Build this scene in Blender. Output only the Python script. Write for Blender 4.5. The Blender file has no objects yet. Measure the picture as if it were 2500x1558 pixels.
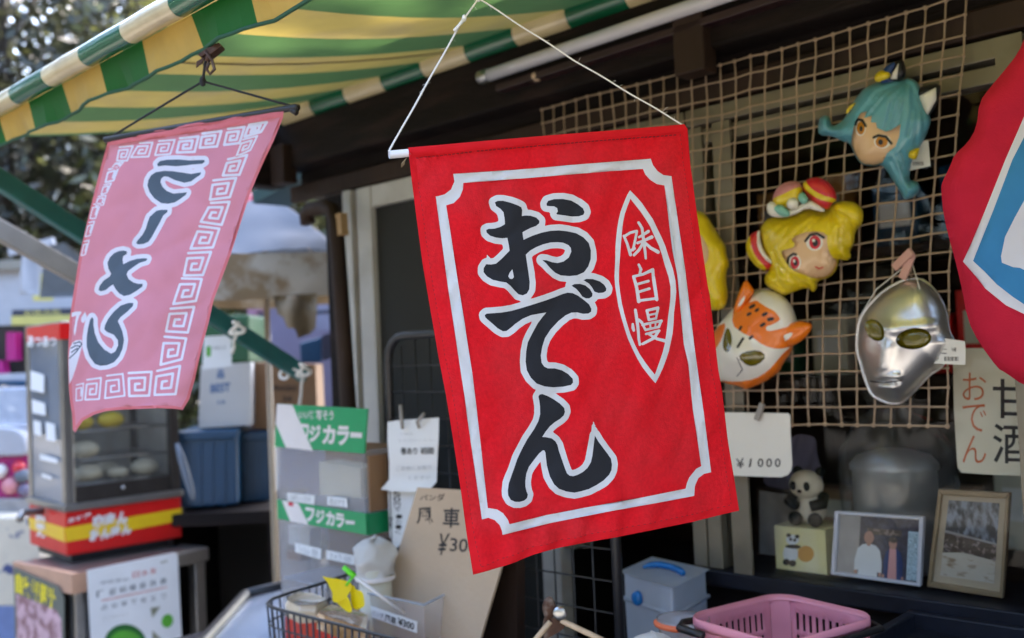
import bpy, bmesh, math, random
import numpy as np
from math import radians, sin, cos, pi, sqrt, atan2
from mathutils import Vector, noise as mnoise
from mathutils.geometry import delaunay_2d_cdt
random.seed(4); rng = np.random.default_rng(4)
SC = bpy.context.scene
COL = SC.collection

# ------------------------------------------------------------------ camera
FPX, CX, CY = 2400.0, 1250.0, 779.0            # focal length and centre in photograph pixels (2500 wide)
PITCH, ROLL = radians(2.03), radians(2.5)
right0 = np.array([1, 0, 0.]); up0 = np.array([0, -sin(PITCH), cos(PITCH)])
FW = np.array([0, cos(PITCH), sin(PITCH)])
RT = cos(ROLL) * right0 - sin(ROLL) * up0
UP = sin(ROLL) * right0 + cos(ROLL) * up0
CAM = np.array([0, 0, 1.5])
cd = bpy.data.cameras.new('camera'); cam = bpy.data.objects.new('camera', cd); COL.objects.link(cam)
from mathutils import Matrix
cam.matrix_world = Matrix(((RT[0], UP[0], -FW[0], CAM[0]), (RT[1], UP[1], -FW[1], CAM[1]), (RT[2], UP[2], -FW[2], CAM[2]), (0, 0, 0, 1)))
cd.sensor_width = 36; cd.lens = 36 * FPX / 2500; cd.clip_start = .02; cd.clip_end = 500
cd.dof.use_dof = True; cd.dof.focus_distance = 1.06; cd.dof.aperture_fstop = 4.4
SC.camera = cam

# ------------------------------------------------------------------ sky and sun
SUN_EL, SUN_AZ = radians(52), radians(18)       # azimuth clockwise from +Y: the sun stands beyond the shop
wd = bpy.data.worlds.new('World'); SC.world = wd; wd.use_nodes = True
nt = wd.node_tree; bg = nt.nodes['Background']
sky = nt.nodes.new('ShaderNodeTexSky'); sky.sky_type = 'NISHITA'; sky.sun_disc = False
sky.sun_elevation = SUN_EL; sky.sun_rotation = SUN_AZ; sky.air_density = 1.0; sky.dust_density = 3.0
nt.links.new(sky.outputs[0], bg.inputs[0]); bg.inputs[1].default_value = 0.15
sd = bpy.data.lights.new('sun', 'SUN'); sd.energy = 4.6; sd.angle = radians(.5); sd.color = (1, .93, .82)
sun = bpy.data.objects.new('sun', sd); COL.objects.link(sun)
sdir = Vector((sin(SUN_AZ) * cos(SUN_EL), cos(SUN_AZ) * cos(SUN_EL), sin(SUN_EL)))
sun.rotation_euler = sdir.to_track_quat('Z', 'Y').to_euler()
SC.view_settings.view_transform = 'Standard'; SC.view_settings.look = 'None'
SC.view_settings.exposure = 3.24; SC.view_settings.gamma = 1

# ------------------------------------------------------------------ geometry helpers
def ray(x, y): return FW + RT * (x - CX) / FPX - UP * (y - CY) / FPX
_d = ray(-1280, 975); _d[2] = 0; _d /= np.linalg.norm(_d)
SU = -_d                                         # along the shop front, to the right
NU = np.array([SU[1], -SU[0], 0.])
if NU[1] > 0: NU = -NU                           # out of the shop front
ZU = np.array([0, 0, 1.])
O0 = CAM + ray(2000, 850) * 1.6; O0[2] = 0
def F(s, o, h): return O0 + SU * s + NU * o + ZU * h
def dep(x, y, D): return CAM + ray(x, y) * D
class Plane:
    def __init__(s, p, n):
        s.p = np.array(p, float); n = np.array(n, float); n /= np.linalg.norm(n)
        if n @ (CAM - s.p) < 0: n = -n
        s.n = n
    def __call__(s, x, y, off=0.0):
        v = ray(x, y); t = ((s.p - CAM) @ s.n) / (v @ s.n)
        return CAM + v * t + s.n * off
def FP(o): return Plane(F(0, o, 0), NU)
def HP(z): return Plane((0, 0, z), ZU)
def sh(x, y, o):                                 # pixel on the plane o -> (s, h)
    q = FP(o)(x, y) - O0; return float(q @ SU), float(q[2])
def vplane(a, b):                                # upright plane through two world points
    d = np.array(b) - np.array(a); return Plane(a, np.cross(d, ZU))

class MB:
    def __init__(s): s.v = []; s.f = []; s.m = []; s.sm = []
    def add(s, pts, faces, mi=0, smooth=False):
        b = len(s.v); s.v += [tuple(float(c) for c in p) for p in pts]
        for f in faces: s.f.append(tuple(b + i for i in f)); s.m.append(mi); s.sm.append(smooth)
        return s
    def box(s, p, a, b, c, mi=0):                # corner p, three edge vectors
        p, a, b, c = [np.array(q, float) for q in (p, a, b, c)]
        pts = [p, p + a, p + a + b, p + b, p + c, p + a + c, p + a + b + c, p + b + c]
        fs = [(0, 3, 2, 1), (4, 5, 6, 7), (0, 1, 5, 4), (1, 2, 6, 5), (2, 3, 7, 6), (3, 0, 4, 7)]
        if np.dot(np.cross(a, b), c) < 0: fs = [f[::-1] for f in fs]
        return s.add(pts, fs, mi)
    def fbox(s, s0, s1, o0, o1, h0, h1, mi=0):
        return s.box(F(s0, o0, h0), SU * (s1 - s0), NU * (o1 - o0), ZU * (h1 - h0), mi)
    def bar(s, a, b, w, t, up=ZU, mi=0):         # rectangular bar from a to b
        a = np.array(a, float); b = np.array(b, float); d = b - a; d /= np.linalg.norm(d)
        x = np.cross(d, up); x /= np.linalg.norm(x); y = np.cross(x, d)
        return s.box(a - x * w / 2 - y * t / 2, x * w, y * t, b - a, mi)
    def tube(s, pts, r, n=8, mi=0, cap=True, closed=False):
        pts = [np.array(p, float) for p in pts]; N = len(pts); rs = r if hasattr(r, '__len__') else [r] * N
        ref = None; rings = []
        for i in range(N):
            if closed: d = pts[(i + 1) % N] - pts[i - 1]
            else: d = pts[min(i + 1, N - 1)] - pts[max(i - 1, 0)]
            d = d / (np.linalg.norm(d) + 1e-12)
            if ref is None: ref = np.array([0, 0, 1.]) if abs(d[2]) < .9 else np.array([1., 0, 0])
            x = ref - d * (ref @ d)
            if np.linalg.norm(x) < 1e-6: x = np.cross(d, [1, 0, 0.3])
            x /= np.linalg.norm(x); ref = x; y = np.cross(d, x)
            rings.append([pts[i] + (x * cos(2 * pi * k / n) + y * sin(2 * pi * k / n)) * rs[i] for k in range(n)])
        P = [p for g in rings for p in g]; fs = []
        for i in range(N if closed else N - 1):
            j = (i + 1) % N
            for k in range(n): fs.append((i * n + k, i * n + (k + 1) % n, j * n + (k + 1) % n, j * n + k))
        if cap and not closed: fs.append(tuple(range(n))[::-1]); fs.append(tuple((N - 1) * n + k for k in range(n)))
        return s.add(P, fs, mi, True)
    def lathe(s, c, prof, n=24, ax=ZU, mi=0):    # prof: (radius, height along axis)
        ax = np.array(ax, float); ax /= np.linalg.norm(ax)
        x = np.cross(ax, [1, 0, 0.]) if abs(ax[0]) < .9 else np.cross(ax, [0, 1, 0.])
        x /= np.linalg.norm(x); y = np.cross(ax, x); c = np.array(c, float); P = []; fs = []
        for r, z in prof:
            for k in range(n): P.append(c + ax * z + (x * cos(2 * pi * k / n) + y * sin(2 * pi * k / n)) * r)
        for i in range(len(prof) - 1):
            for k in range(n): fs.append((i * n + k, i * n + (k + 1) % n, (i + 1) * n + (k + 1) % n, (i + 1) * n + k))
        return s.add(P, fs, mi, True)
    def ball(s, c, r, n=14, mi=0, sc=(1, 1, 1), axes=None):
        c = np.array(c, float); A = axes or (np.array([1, 0, 0.]), np.array([0, 1, 0.]), ZU)
        P = []; fs = []; m = max(4, n // 2)
        for i in range(m + 1):
            t = pi * i / m
            for k in range(n):
                q = (sin(t) * cos(2 * pi * k / n) * sc[0], sin(t) * sin(2 * pi * k / n) * sc[1], cos(t) * sc[2])
                P.append(c + r * (A[0] * q[0] + A[1] * q[1] + A[2] * q[2]))
        for i in range(m):
            for k in range(n): fs.append((i * n + k, (i + 1) * n + k, (i + 1) * n + (k + 1) % n, i * n + (k + 1) % n))
        return s.add(P, fs, mi, True)
    def slab(s, pts, n, th, mi=0, mside=None):   # flat polygon (front), extruded back along -n
        pts = [np.array(p, float) for p in pts]; N = len(pts); n = np.array(n)
        a = sum(np.cross(pts[i] - pts[0], pts[(i + 1) % N] - pts[0]) for i in range(N))
        if a @ n < 0: pts = pts[::-1]
        P = pts + [p - n * th for p in pts]
        s.add(P, [tuple(range(N)), tuple(range(N, 2 * N))[::-1]], mi)
        b = len(s.v) - 2 * N
        for i in range(N):
            j = (i + 1) % N; s.f.append((b + i, b + N + i, b + N + j, b + j)); s.m.append(mi if mside is None else mside); s.sm.append(False)
        return s
    def pslab(s, px, M, th, mi=0, off=0.0): return s.slab([M(x, y, off) for x, y in px], M.n, th, mi)
    def ppoly(s, px, M, off, mi=0):
        pts = [M(x, y, off) for x, y in px]; N = len(pts)
        a = sum(np.cross(pts[i] - pts[0], pts[(i + 1) % N] - pts[0]) for i in range(N))
        if a @ M.n < 0: pts = pts[::-1]
        return s.add(pts, [tuple(range(N))], mi)
    def text(s, body, quad, M, off, mi=0, bold=.01):
        """lettering stretched into a quad of four photograph points (top left, top right, bottom right, bottom left)"""
        vs, fs = glyphs(body, bold)
        q = np.array(quad, float); P = []
        for u, v in vs:
            p = (q[0] * (1 - u) + q[1] * u) * (1 - v) + (q[3] * (1 - u) + q[2] * u) * v
            P.append(M(p[0], p[1], off))
        return s.add(P, fs, mi)
    def vtext(s, body, quad, M, off, mi=0, bold=.01):
        n = len(body); q = np.array(quad, float)
        for i, ch in enumerate(body):
            if ch == ' ': continue
            a, b = (i + .06) / n, (i + .94) / n
            s.text(ch, [q[0] + (q[3] - q[0]) * a, q[1] + (q[2] - q[1]) * a, q[1] + (q[2] - q[1]) * b, q[0] + (q[3] - q[0]) * b], M, off, mi, bold)
        return s
    def build(s, name, mats, parent=None, bevel=0, sub=0, solid=0):
        me = bpy.data.meshes.new(name); me.from_pydata(s.v, [], s.f); me.update()
        for m in (mats if isinstance(mats, (list, tuple)) else [mats]): me.materials.append(m)
        me.polygons.foreach_set('material_index', s.m); me.polygons.foreach_set('use_smooth', s.sm)
        o = bpy.data.objects.new(name, me); COL.objects.link(o)
        if parent is not None:
            o.parent = parent; o.matrix_parent_inverse = root_inv(parent)
        if bevel:
            b = o.modifiers.new('bevel', 'BEVEL'); b.width = bevel; b.segments = 2; b.limit_method = 'ANGLE'
        if sub: b = o.modifiers.new('sub', 'SUBSURF'); b.levels = sub; b.render_levels = sub
        if solid: b = o.modifiers.new('solid', 'SOLIDIFY'); b.thickness = solid
        return o
def root_inv(p):
    return Matrix.Identity(4) if p.parent is not None else Matrix.Translation(p.location).inverted()
def thing(name, label, cat, loc, group=None):
    o = bpy.data.objects.new(name, None); COL.objects.link(o); o.empty_display_size = .05
    o.location = [float(c) for c in loc]; return tag(o, label, cat, group)
def tag(o, label, cat, group=None):
    o['label'] = label; o['category'] = cat
    if group: o['group'] = group
    return o
def struct(o, kind='structure'): o['kind'] = kind; return o

_gl = {}
def glyphs(body, bold=.01):
    if (body, bold) in _gl: return _gl[(body, bold)]
    c = bpy.data.curves.new('lettering', 'FONT'); c.body = body; c.offset = bold; c.resolution_u = 3
    o = bpy.data.objects.new('lettering', c); COL.objects.link(o)
    dg = bpy.context.evaluated_depsgraph_get(); dg.update()
    ev = o.evaluated_get(dg); me = ev.to_mesh()
    V = np.array([(v.co.x, v.co.y) for v in me.vertices]); Fs = [tuple(p.vertices) for p in me.polygons]
    ev.to_mesh_clear(); bpy.data.objects.remove(o); bpy.data.curves.remove(c)
    mn, mx = V.min(0), V.max(0); V = (V - mn) / np.maximum(mx - mn, 1e-6); V[:, 1] = 1 - V[:, 1]
    _gl[(body, bold)] = (V, Fs); return V, Fs

# ------------------------------------------------------------------ 2-D shape tools (photograph pixels)
def Z(pts, ox, oy, sc): return [(ox + x / sc, oy + y / sc) for x, y in pts]
def inpoly(P, loop):
    x, y = P[:, 0], P[:, 1]; L = np.array(loop); r = np.zeros(len(P), bool); n = len(L)
    for i in range(n):
        x0, y0 = L[i]; x1, y1 = L[(i + 1) % n]
        if y0 == y1: continue
        r ^= ((y0 > y) != (y1 > y)) & (x < (x1 - x0) * (y - y0) / (y1 - y0) + x0)
    return r
def inside(P, loops):
    r = np.zeros(len(P), bool)
    for l in loops: r ^= inpoly(P, l)
    return r
def segdist(P, A, B, ra=None, rb=None):
    d = B - A; L = d @ d + 1e-9; t = np.clip(((P - A) @ d) / L, 0, 1)
    q = np.hypot(*(P - A - t[:, None] * d).T)
    return q if ra is None else q - (ra + (rb - ra) * t)
def loopdist(P, loop):
    L = np.array(loop, float); m = np.full(len(P), 1e9)
    for i in range(len(L)): m = np.minimum(m, segdist(P, L[i], L[(i + 1) % len(L)]))
    return m
def contour(field, box, step):
    x0, y0, x1, y1 = box; xs = np.arange(x0, x1 + step, step); ys = np.arange(y0, y1 + step, step)
    gx, gy = np.meshgrid(xs, ys); V = field(np.c_[gx.ravel(), gy.ravel()]).reshape(gx.shape)
    V[0, :] = V[-1, :] = 1e3; V[:, 0] = V[:, -1] = 1e3
    nxt = {}; pts = {}
    def ed(i, j, e):
        k = {'b': (i, j, 'h'), 't': (i + 1, j, 'h'), 'l': (i, j, 'v'), 'r': (i, j + 1, 'v')}[e]
        if k not in pts:
            ii, jj, t = k; a = V[ii, jj]; c = V[ii, jj + 1] if t == 'h' else V[ii + 1, jj]; w = min(max(a / (a - c), .05), .95)
            pts[k] = (xs[jj] + (w * step if t == 'h' else 0), ys[ii] + (w * step if t == 'v' else 0))
        return k
    T = {1: ['lb'], 2: ['br'], 3: ['lr'], 4: ['rt'], 5: ['lt', 'rb'], 6: ['bt'], 7: ['lt'], 8: ['tl'], 9: ['tb'], 10: ['bl', 'tr'], 11: ['tr'], 12: ['rl'], 13: ['rb'], 14: ['bl']}
    for i in range(V.shape[0] - 1):
        row = (V[i, :-1] < 0) * 1 + (V[i, 1:] < 0) * 2 + (V[i + 1, 1:] < 0) * 4 + (V[i + 1, :-1] < 0) * 8
        for j in np.nonzero((row > 0) & (row < 15))[0]:
            for e in T[row[j]]:
                a, b = ed(i, int(j), e[0]), ed(i, int(j), e[1]); nxt.setdefault(a, []).append(b); nxt.setdefault(b, []).append(a)
    loops = []; seen = set()
    for st in list(nxt):
        if st in seen: continue
        l = [st]; seen.add(st); cur = st
        while True:
            n = [q for q in nxt[cur] if q not in seen]
            if not n: break
            cur = n[0]; seen.add(cur); l.append(cur)
        if len(l) > 5: loops.append([pts[k] for k in l])
    return loops
def bounds(loops, m): 
    A = np.concatenate([np.array(l) for l in loops]); return (*(A.min(0) - m), *(A.max(0) + m))
def dilate(loops, r, step=3.0, extra=()):
    def f(P):
        d = np.full(len(P), 1e9)
        for l in loops: d = np.minimum(d, loopdist(P, l))
        d = np.where(inside(P, loops), -d, d) - r
        for e in extra: d = np.where(inpoly(P, e), np.minimum(d, -.3), d)
        return d
    return contour(f, bounds(list(loops) + list(extra), r + 8), step)
def strokes(polys, step=1.5):                    # polylines of (x, y, radius)
    segs = [(np.array(p[i][:2], float), np.array(p[i + 1][:2], float), p[i][2], p[i + 1][2]) for p in polys for i in range(len(p) - 1)]
    def f(P):
        d = np.full(len(P), 1e9)
        for a, b, ra, rb in segs: d = np.minimum(d, segdist(P, a, b, ra, rb))
        return d
    A = [(s[0], s[1]) for s in segs]; A = np.array(A).reshape(-1, 2)
    mr = max(max(s[2], s[3]) for s in segs) + 3
    return contour(f, (*(A.min(0) - mr), *(A.max(0) + mr)), step)
def smooth_loop(pts, it=2, closed=True):         # Chaikin
    for _ in range(it):
        n = len(pts); q = []
        for i in range(n):
            a, b = pts[i], pts[(i + 1) % n]
            q += [(a[0] * .75 + b[0] * .25, a[1] * .75 + b[1] * .25), (a[0] * .25 + b[0] * .75, a[1] * .25 + b[1] * .75)]
        pts = q
    return pts
def printed(name, outline, layers, place, spacing, mats, parent=None, holes=(), smooth=True, solid=0):
    """one mesh sheet cut along every printed outline; layers = [(material slot, loops)], later ones win; place(x, y) -> world"""
    V = []; E = []
    def addloop(l):
        b = len(V); n = len(l); V.extend(Vector((float(p[0]), float(p[1]))) for p in l); E.extend((b + i, b + (i + 1) % n) for i in range(n))
    allp = [outline] + list(holes) + [l for _, ls in layers for l in ls]
    for l in allp: addloop(l)
    x0, y0, x1, y1 = bounds([outline], 0)
    gx, gy = np.meshgrid(np.arange(x0, x1, spacing), np.arange(y0, y1, spacing)); G = np.c_[gx.ravel(), gy.ravel()]
    G = G + rng.uniform(-.2, .2, G.shape) * spacing
    G = G[inpoly(G, outline)]
    V.extend(Vector((float(a), float(b))) for a, b in G)
    r = delaunay_2d_cdt(V, E, [], 0, .02)
    VV = np.array([(v.x, v.y) for v in r[0]]); FF = np.array([f for f in r[2] if len(f) == 3])
    Cn = VV[FF].mean(1); keep = inpoly(Cn, outline)
    for h in holes: keep &= ~inpoly(Cn, h)
    FF = FF[keep]; Cn = Cn[keep]; mi = np.zeros(len(FF), int)
    for k, ls in layers: mi[inside(Cn, ls)] = k
    used = np.unique(FF); mp = -np.ones(len(VV), int); mp[used] = np.arange(len(used))
    W = place(VV[used])
    b = MB(); b.add(W, [tuple(mp[f]) for f in FF], 0, smooth); b.m = [int(q) for q in mi]
    f0 = FF[0]; 
    # face towards the camera
    nz = 0
    for f in FF[:200]:
        p = W[mp[f]]; nz += np.cross(p[1] - p[0], p[2] - p[0]) @ (CAM - p[0])
    if nz < 0: b.f = [f[::-1] for f in b.f]
    return b.build(name, mats, parent, solid=solid)
def on_plane(M, disp=None):
    def place(P):
        out = np.empty((len(P), 3)); d = disp(P) if disp else np.zeros(len(P))
        for i, (x, y) in enumerate(P): out[i] = M(x, y, d[i])
        return out
    return place
def dome(M, outline, H, R, base=0.0, extra=None):
    """shell domed towards the viewer: height from the distance to the rim (pixels)"""
    def place(P):
        d = np.where(inpoly(P, outline), loopdist(P, outline), 0); t = np.clip(d / R, 0, 1)
        h = base + H * np.sqrt(1 - (1 - t) ** 2)
        if extra is not None: h = h + extra(P)
        out = np.empty((len(P), 3))
        for i, (x, y) in enumerate(P):
            q = M(x, y); v = CAM - q; out[i] = q + v / np.linalg.norm(v) * h[i]
        return out
    return place

# ------------------------------------------------------------------ materials
def mat(name, col, rough=.6, metal=0, var=.12, vscale=18, bump=0, bscale=120, trans=0, spec=.5, coat=0, col2=None, c2scale=4, c2lo=.5, c2hi=.7, stretch=None):
    m = bpy.data.materials.new(name); m.use_nodes = True; nt = m.node_tree; N = nt.nodes; L = nt.links
    b = N['Principled BSDF']; out = N['Material Output']
    b.inputs['Roughness'].default_value = rough; b.inputs['Metallic'].default_value = metal
    b.inputs['Specular IOR Level'].default_value = spec; b.inputs['Coat Weight'].default_value = coat
    tc = N.new('ShaderNodeTexCoord'); src = tc.outputs['Object']
    if stretch:
        mp = N.new('ShaderNodeMapping'); mp.inputs['Scale'].default_value = stretch; L.new(src, mp.inputs[0]); src = mp.outputs[0]
    n1 = N.new('ShaderNodeTexNoise'); n1.inputs['Scale'].default_value = vscale; n1.inputs['Detail'].default_value = 5; L.new(src, n1.inputs['Vector'])
    mr = N.new('ShaderNodeMapRange'); mr.inputs[1].default_value = .25; mr.inputs[2].default_value = .75; mr.inputs[3].default_value = 1 - var; mr.inputs[4].default_value = 1 + var
    L.new(n1.outputs[0], mr.inputs[0])
    base = N.new('ShaderNodeRGB'); base.outputs[0].default_value = (*col, 1); bo = base.outputs[0]
    if col2:
        n2 = N.new('ShaderNodeTexNoise'); n2.inputs['Scale'].default_value = c2scale; n2.inputs['Detail'].default_value = 6; L.new(src, n2.inputs['Vector'])
        r2 = N.new('ShaderNodeMapRange'); r2.inputs[1].default_value = c2lo; r2.inputs[2].default_value = c2hi; L.new(n2.outputs[0], r2.inputs[0])
        mx = N.new('ShaderNodeMix'); mx.data_type = 'RGBA'; mx.inputs[7].default_value = (*col2, 1); L.new(r2.outputs[0], mx.inputs[0]); L.new(bo, mx.inputs[6]); bo = mx.outputs[2]
    mu = N.new('ShaderNodeVectorMath'); mu.operation = 'SCALE'; L.new(bo, mu.inputs[0]); L.new(mr.outputs[0], mu.inputs[3])
    L.new(mu.outputs[0], b.inputs['Base Color'])
    if bump:
        n3 = N.new('ShaderNodeTexNoise'); n3.inputs['Scale'].default_value = bscale; n3.inputs['Detail'].default_value = 4; L.new(src, n3.inputs['Vector'])
        bp = N.new('ShaderNodeBump'); bp.inputs['Strength'].default_value = bump; bp.inputs['Distance'].default_value = .01; L.new(n3.outputs[0], bp.inputs['Height']); L.new(bp.outputs[0], b.inputs['Normal'])
    if trans:
        t = N.new('ShaderNodeBsdfTranslucent'); L.new(mu.outputs[0], t.inputs[0])
        ms = N.new('ShaderNodeMixShader'); ms.inputs[0].default_value = trans; L.new(b.outputs[0], ms.inputs[1]); L.new(t.outputs[0], ms.inputs[2]); L.new(ms.outputs[0], out.inputs[0])
    return m
def glass(name, tint=(1, 1, 1), gloss=.07, haze=0, hcol=(.8, .82, .85), rough=.02):
    m = bpy.data.materials.new(name); m.use_nodes = True; nt = m.node_tree; N = nt.nodes; L = nt.links
    N.remove(N['Principled BSDF']); out = N['Material Output']
    t = N.new('ShaderNodeBsdfTransparent'); t.inputs[0].default_value = (*tint, 1)
    g = N.new('ShaderNodeBsdfGlossy'); g.inputs['Roughness'].default_value = rough
    lw = N.new('ShaderNodeLayerWeight'); lw.inputs[0].default_value = .5
    pw = N.new('ShaderNodeMath'); pw.operation = 'POWER'; pw.inputs[1].default_value = 5; L.new(lw.outputs['Facing'], pw.inputs[0])
    ad = N.new('ShaderNodeMath'); ad.operation = 'MULTIPLY_ADD'; ad.inputs[1].default_value = .8; ad.inputs[2].default_value = gloss; L.new(pw.outputs[0], ad.inputs[0])
    last = t.outputs[0]
    if haze:
        d = N.new('ShaderNodeBsdfDiffuse'); d.inputs[0].default_value = (*hcol, 1)
        tl = N.new('ShaderNodeBsdfTranslucent'); tl.inputs[0].default_value = (*hcol, 1)
        dm = N.new('ShaderNodeMixShader'); dm.inputs[0].default_value = .4; L.new(d.outputs[0], dm.inputs[1]); L.new(tl.outputs[0], dm.inputs[2])
        hm = N.new('ShaderNodeMixShader'); hm.inputs[0].default_value = haze; L.new(last, hm.inputs[1]); L.new(dm.outputs[0], hm.inputs[2]); last = hm.outputs[0]
    ms = N.new('ShaderNodeMixShader'); L.new(ad.outputs[0], ms.inputs[0]); L.new(last, ms.inputs[1]); L.new(g.outputs[0], ms.inputs[2]); L.new(ms.outputs[0], out.inputs[0])
    return m
M_ = {}
def mk(n, *a, **k): M_[n] = mat(n, *a, **k); return M_[n]
mk('red_cloth', (.76, .011, .02), .85, trans=.2, var=.10, vscale=260, bump=.25, bscale=700, spec=.15, col2=(.66, .022, .03), c2scale=14, c2lo=.42, c2hi=.72)
mk('red_hem', (.66, .008, .015), .85, trans=.1, var=.08, vscale=40, bump=.12, bscale=900, spec=.2)
mk('white_print', (.66, .66, .68), .85, trans=.15, var=.04, bump=.1, bscale=900, spec=.2)
mk('black_print', (.017, .018, .023), .85, var=.1, bump=.1, bscale=900, spec=.3)
mk('pink_cloth', (.65, .25, .31), .85, trans=.25, var=.06, vscale=12, bump=.1, bscale=900, spec=.2)
mk('pink_hem', (.64, .17, .19), .85, trans=.2, var=.06, bump=.1, bscale=900, spec=.2)
mk('pale_print', (.70, .68, .76), .85, trans=.25, var=.04, spec=.2)
mk('slate_print', (.075, .10, .13), .85, trans=.1, var=.1, spec=.2)
mk('crimson_cloth', (.52, .013, .04), .8, trans=.15, var=.12, vscale=25, bump=.2, bscale=500, spec=.2)
mk('flag_white', (.68, .68, .74), .8, trans=.2, var=.05, spec=.2)
mk('flag_blue', (.045, .22, .46), .8, trans=.15, var=.1, spec=.2)
mk('awning_green', (.008, .145, .02), .5, trans=.42, var=.08, bump=.05, bscale=300)
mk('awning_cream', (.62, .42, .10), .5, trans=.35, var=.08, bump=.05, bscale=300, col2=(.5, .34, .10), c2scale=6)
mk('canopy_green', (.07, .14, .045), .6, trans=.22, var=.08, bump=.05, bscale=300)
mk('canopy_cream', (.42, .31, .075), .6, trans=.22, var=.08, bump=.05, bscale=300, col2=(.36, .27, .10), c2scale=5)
mk('bar_green', (.006, .10, .045), .25, coat=.6, var=.06, vscale=8)
mk('bar_cream', (.60, .50, .30), .25, coat=.6, var=.08, vscale=8, col2=(.42, .33, .2), c2scale=9, c2lo=.55, c2hi=.8)
mk('edge_green', (.008, .075, .035), .6)
mk('eave_teal', (.008, .045, .045), .5)
mk('teal_metal', (.02, .125, .122), .35, var=.15, vscale=30, col2=(.10, .12, .10), c2scale=25, c2lo=.62, c2hi=.75)
mk('grey_metal', (.30, .28, .26), .4, var=.12, vscale=20)
mk('white_string', (.78, .76, .72), .9, var=.1, vscale=300)
mk('black_string', (.02, .02, .025), .8)
mk('white_plastic', (.74, .74, .78), .35, var=.03)
mk('black_plastic', (.015, .015, .018), .4, var=.2)
mk('rust', (.09, .045, .03), .6, .5, var=.3, vscale=80, col2=(.2, .17, .15), c2scale=60)
mk('stitch', (.25, .006, .012), .8)
mk('liner', (.46, .43, .38), .5, var=.15)
mk('steel', (.5, .5, .5), .3, 1, var=.1)
mk('stainless', (.32, .31, .30), .35, .9, var=.15, vscale=10, bump=.05, bscale=60)
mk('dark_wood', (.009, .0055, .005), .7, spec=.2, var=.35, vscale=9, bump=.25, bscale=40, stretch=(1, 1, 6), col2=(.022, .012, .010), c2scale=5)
mk('brown_wood', (.034, .019, .0135), .6, spec=.25, var=.3, vscale=9, bump=.2, bscale=40, col2=(.016, .009, .007), c2scale=6, stretch=(1, 1, .3))
mk('maroon_wood', (.03, .012, .014), .45, var=.2, vscale=8)
mk('tan_wood', (.42, .27, .13), .55, var=.2, vscale=20, stretch=(1, 1, .2))
mk('pale_wood', (.62, .46, .30), .55, var=.15, vscale=60)
mk('alu_frame', (.21, .185, .14), .42, .35, var=.12, vscale=10, col2=(.13, .11, .08), c2scale=7, c2lo=.55, c2hi=.8)
mk('pale_frame', (.55, .54, .52), .45, .1, var=.1, vscale=10, col2=(.36, .33, .28), c2scale=6, c2lo=.5, c2hi=.8)
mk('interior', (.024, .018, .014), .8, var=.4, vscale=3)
mk('screen_mesh', (.02, .021, .02), .8, var=.3, vscale=4)
mk('navy_board', (.009, .010, .017), .5, spec=.25, var=.4, vscale=12, col2=(.05, .035, .03), c2scale=14, c2lo=.66, c2hi=.74, bump=.1, bscale=60)
mk('net', (.36, .26, .175), .7, var=.15, vscale=30)
mk('tube_white', (.62, .61, .66), .25, var=.04)
mk('paper', (.74, .72, .67), .8, var=.05, vscale=8)
mk('white_paper', (.78, .79, .80), .8, var=.04, vscale=8)
mk('ink', (.02, .02, .022), .7)
mk('orange_ink', (.52, .13, .05), .8, var=.2, vscale=60)
mk('grey_ink', (.25, .26, .28), .8)
mk('cardboard', (.50, .38, .27), .8, var=.08, vscale=6, bump=.1, bscale=80)
mk('brown_box', (.26, .15, .08), .8, var=.12, vscale=5)
mk('white_box', (.58, .58, .58), .75, var=.08, vscale=5)
mk('blue_ink', (.10, .19, .38), .8)
mk('crate_blue', (.003, .05, .12), .4, var=.1, vscale=6)
mk('umbrella_top', (.165, .195, .245), .7, trans=.12, var=.06, vscale=5)  # canvas colour darkened in place of shade from trees overhead
mk('umbrella_valance', (.44, .40, .33), .7, trans=.2, var=.12, vscale=5, col2=(.24, .17, .095), c2scale=7, c2lo=.44, c2hi=.54)  # brown noise patches paint the shadow shape on the valance
mk('film_green', (.012, .32, .12), .35, var=.06)
mk('film_white', (.74, .70, .70), .4, var=.04)
mk('film_red', (.6, .03, .07), .4)
mk('steamer_red', (.62, .006, .006), .35, var=.05)
mk('steamer_yellow', (.78, .50, .01), .35, var=.05)
mk('frame_dark', (.06, .052, .048), .35, .6, var=.2)
mk('bun', (.66, .60, .46), .7, var=.08)
mk('yellow_pack', (.70, .52, .03), .5, var=.1)
mk('peach_tape', (.52, .30, .20), .6, var=.1)
mk('poster_white', (.70, .73, .78), .5, var=.04)
mk('leaf_green', (.08, .36, .03), .5)
mk('poster_red', (.6, .12, .12), .6)
mk('poster_yellow', (.75, .62, .02), .5)
mk('poster_pink', (.55, .36, .42), .5, col2=(.25, .12, .14), c2scale=30, c2lo=.45, c2hi=.6)
mk('poster_dark', (.12, .13, .11), .6)
mk('magenta', (.38, .01, .16), .5, var=.2)
mk('lilac', (.16, .14, .21), .7, var=.1, vscale=3)
mk('pink_wall', (.32, .16, .23), .7, var=.1)
mk('blue_skin', (.11, .36, .46), .3, coat=.5, var=.1, vscale=20, bump=.08, bscale=30)
mk('face_skin', (.76, .50, .28), .3, coat=.5, var=.06)
mk('yellow_hair', (.74, .56, .008), .3, coat=.5, var=.08, vscale=20)
mk('mask_red', (.62, .015, .03), .3, coat=.5, var=.06)
mk('mask_pink', (.62, .25, .27), .4)
mk('mask_mint', (.22, .52, .44), .4)
mk('mask_white', (.80, .77, .70), .3, coat=.5, var=.04)
mk('mask_navy', (.01, .04, .15), .4)
mk('mask_black', (.014, .014, .018), .4)
mk('mask_orange', (.85, .19, .006), .3, coat=.5, var=.06)
mk('mask_amber', (.5, .2, .01), .3)
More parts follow.
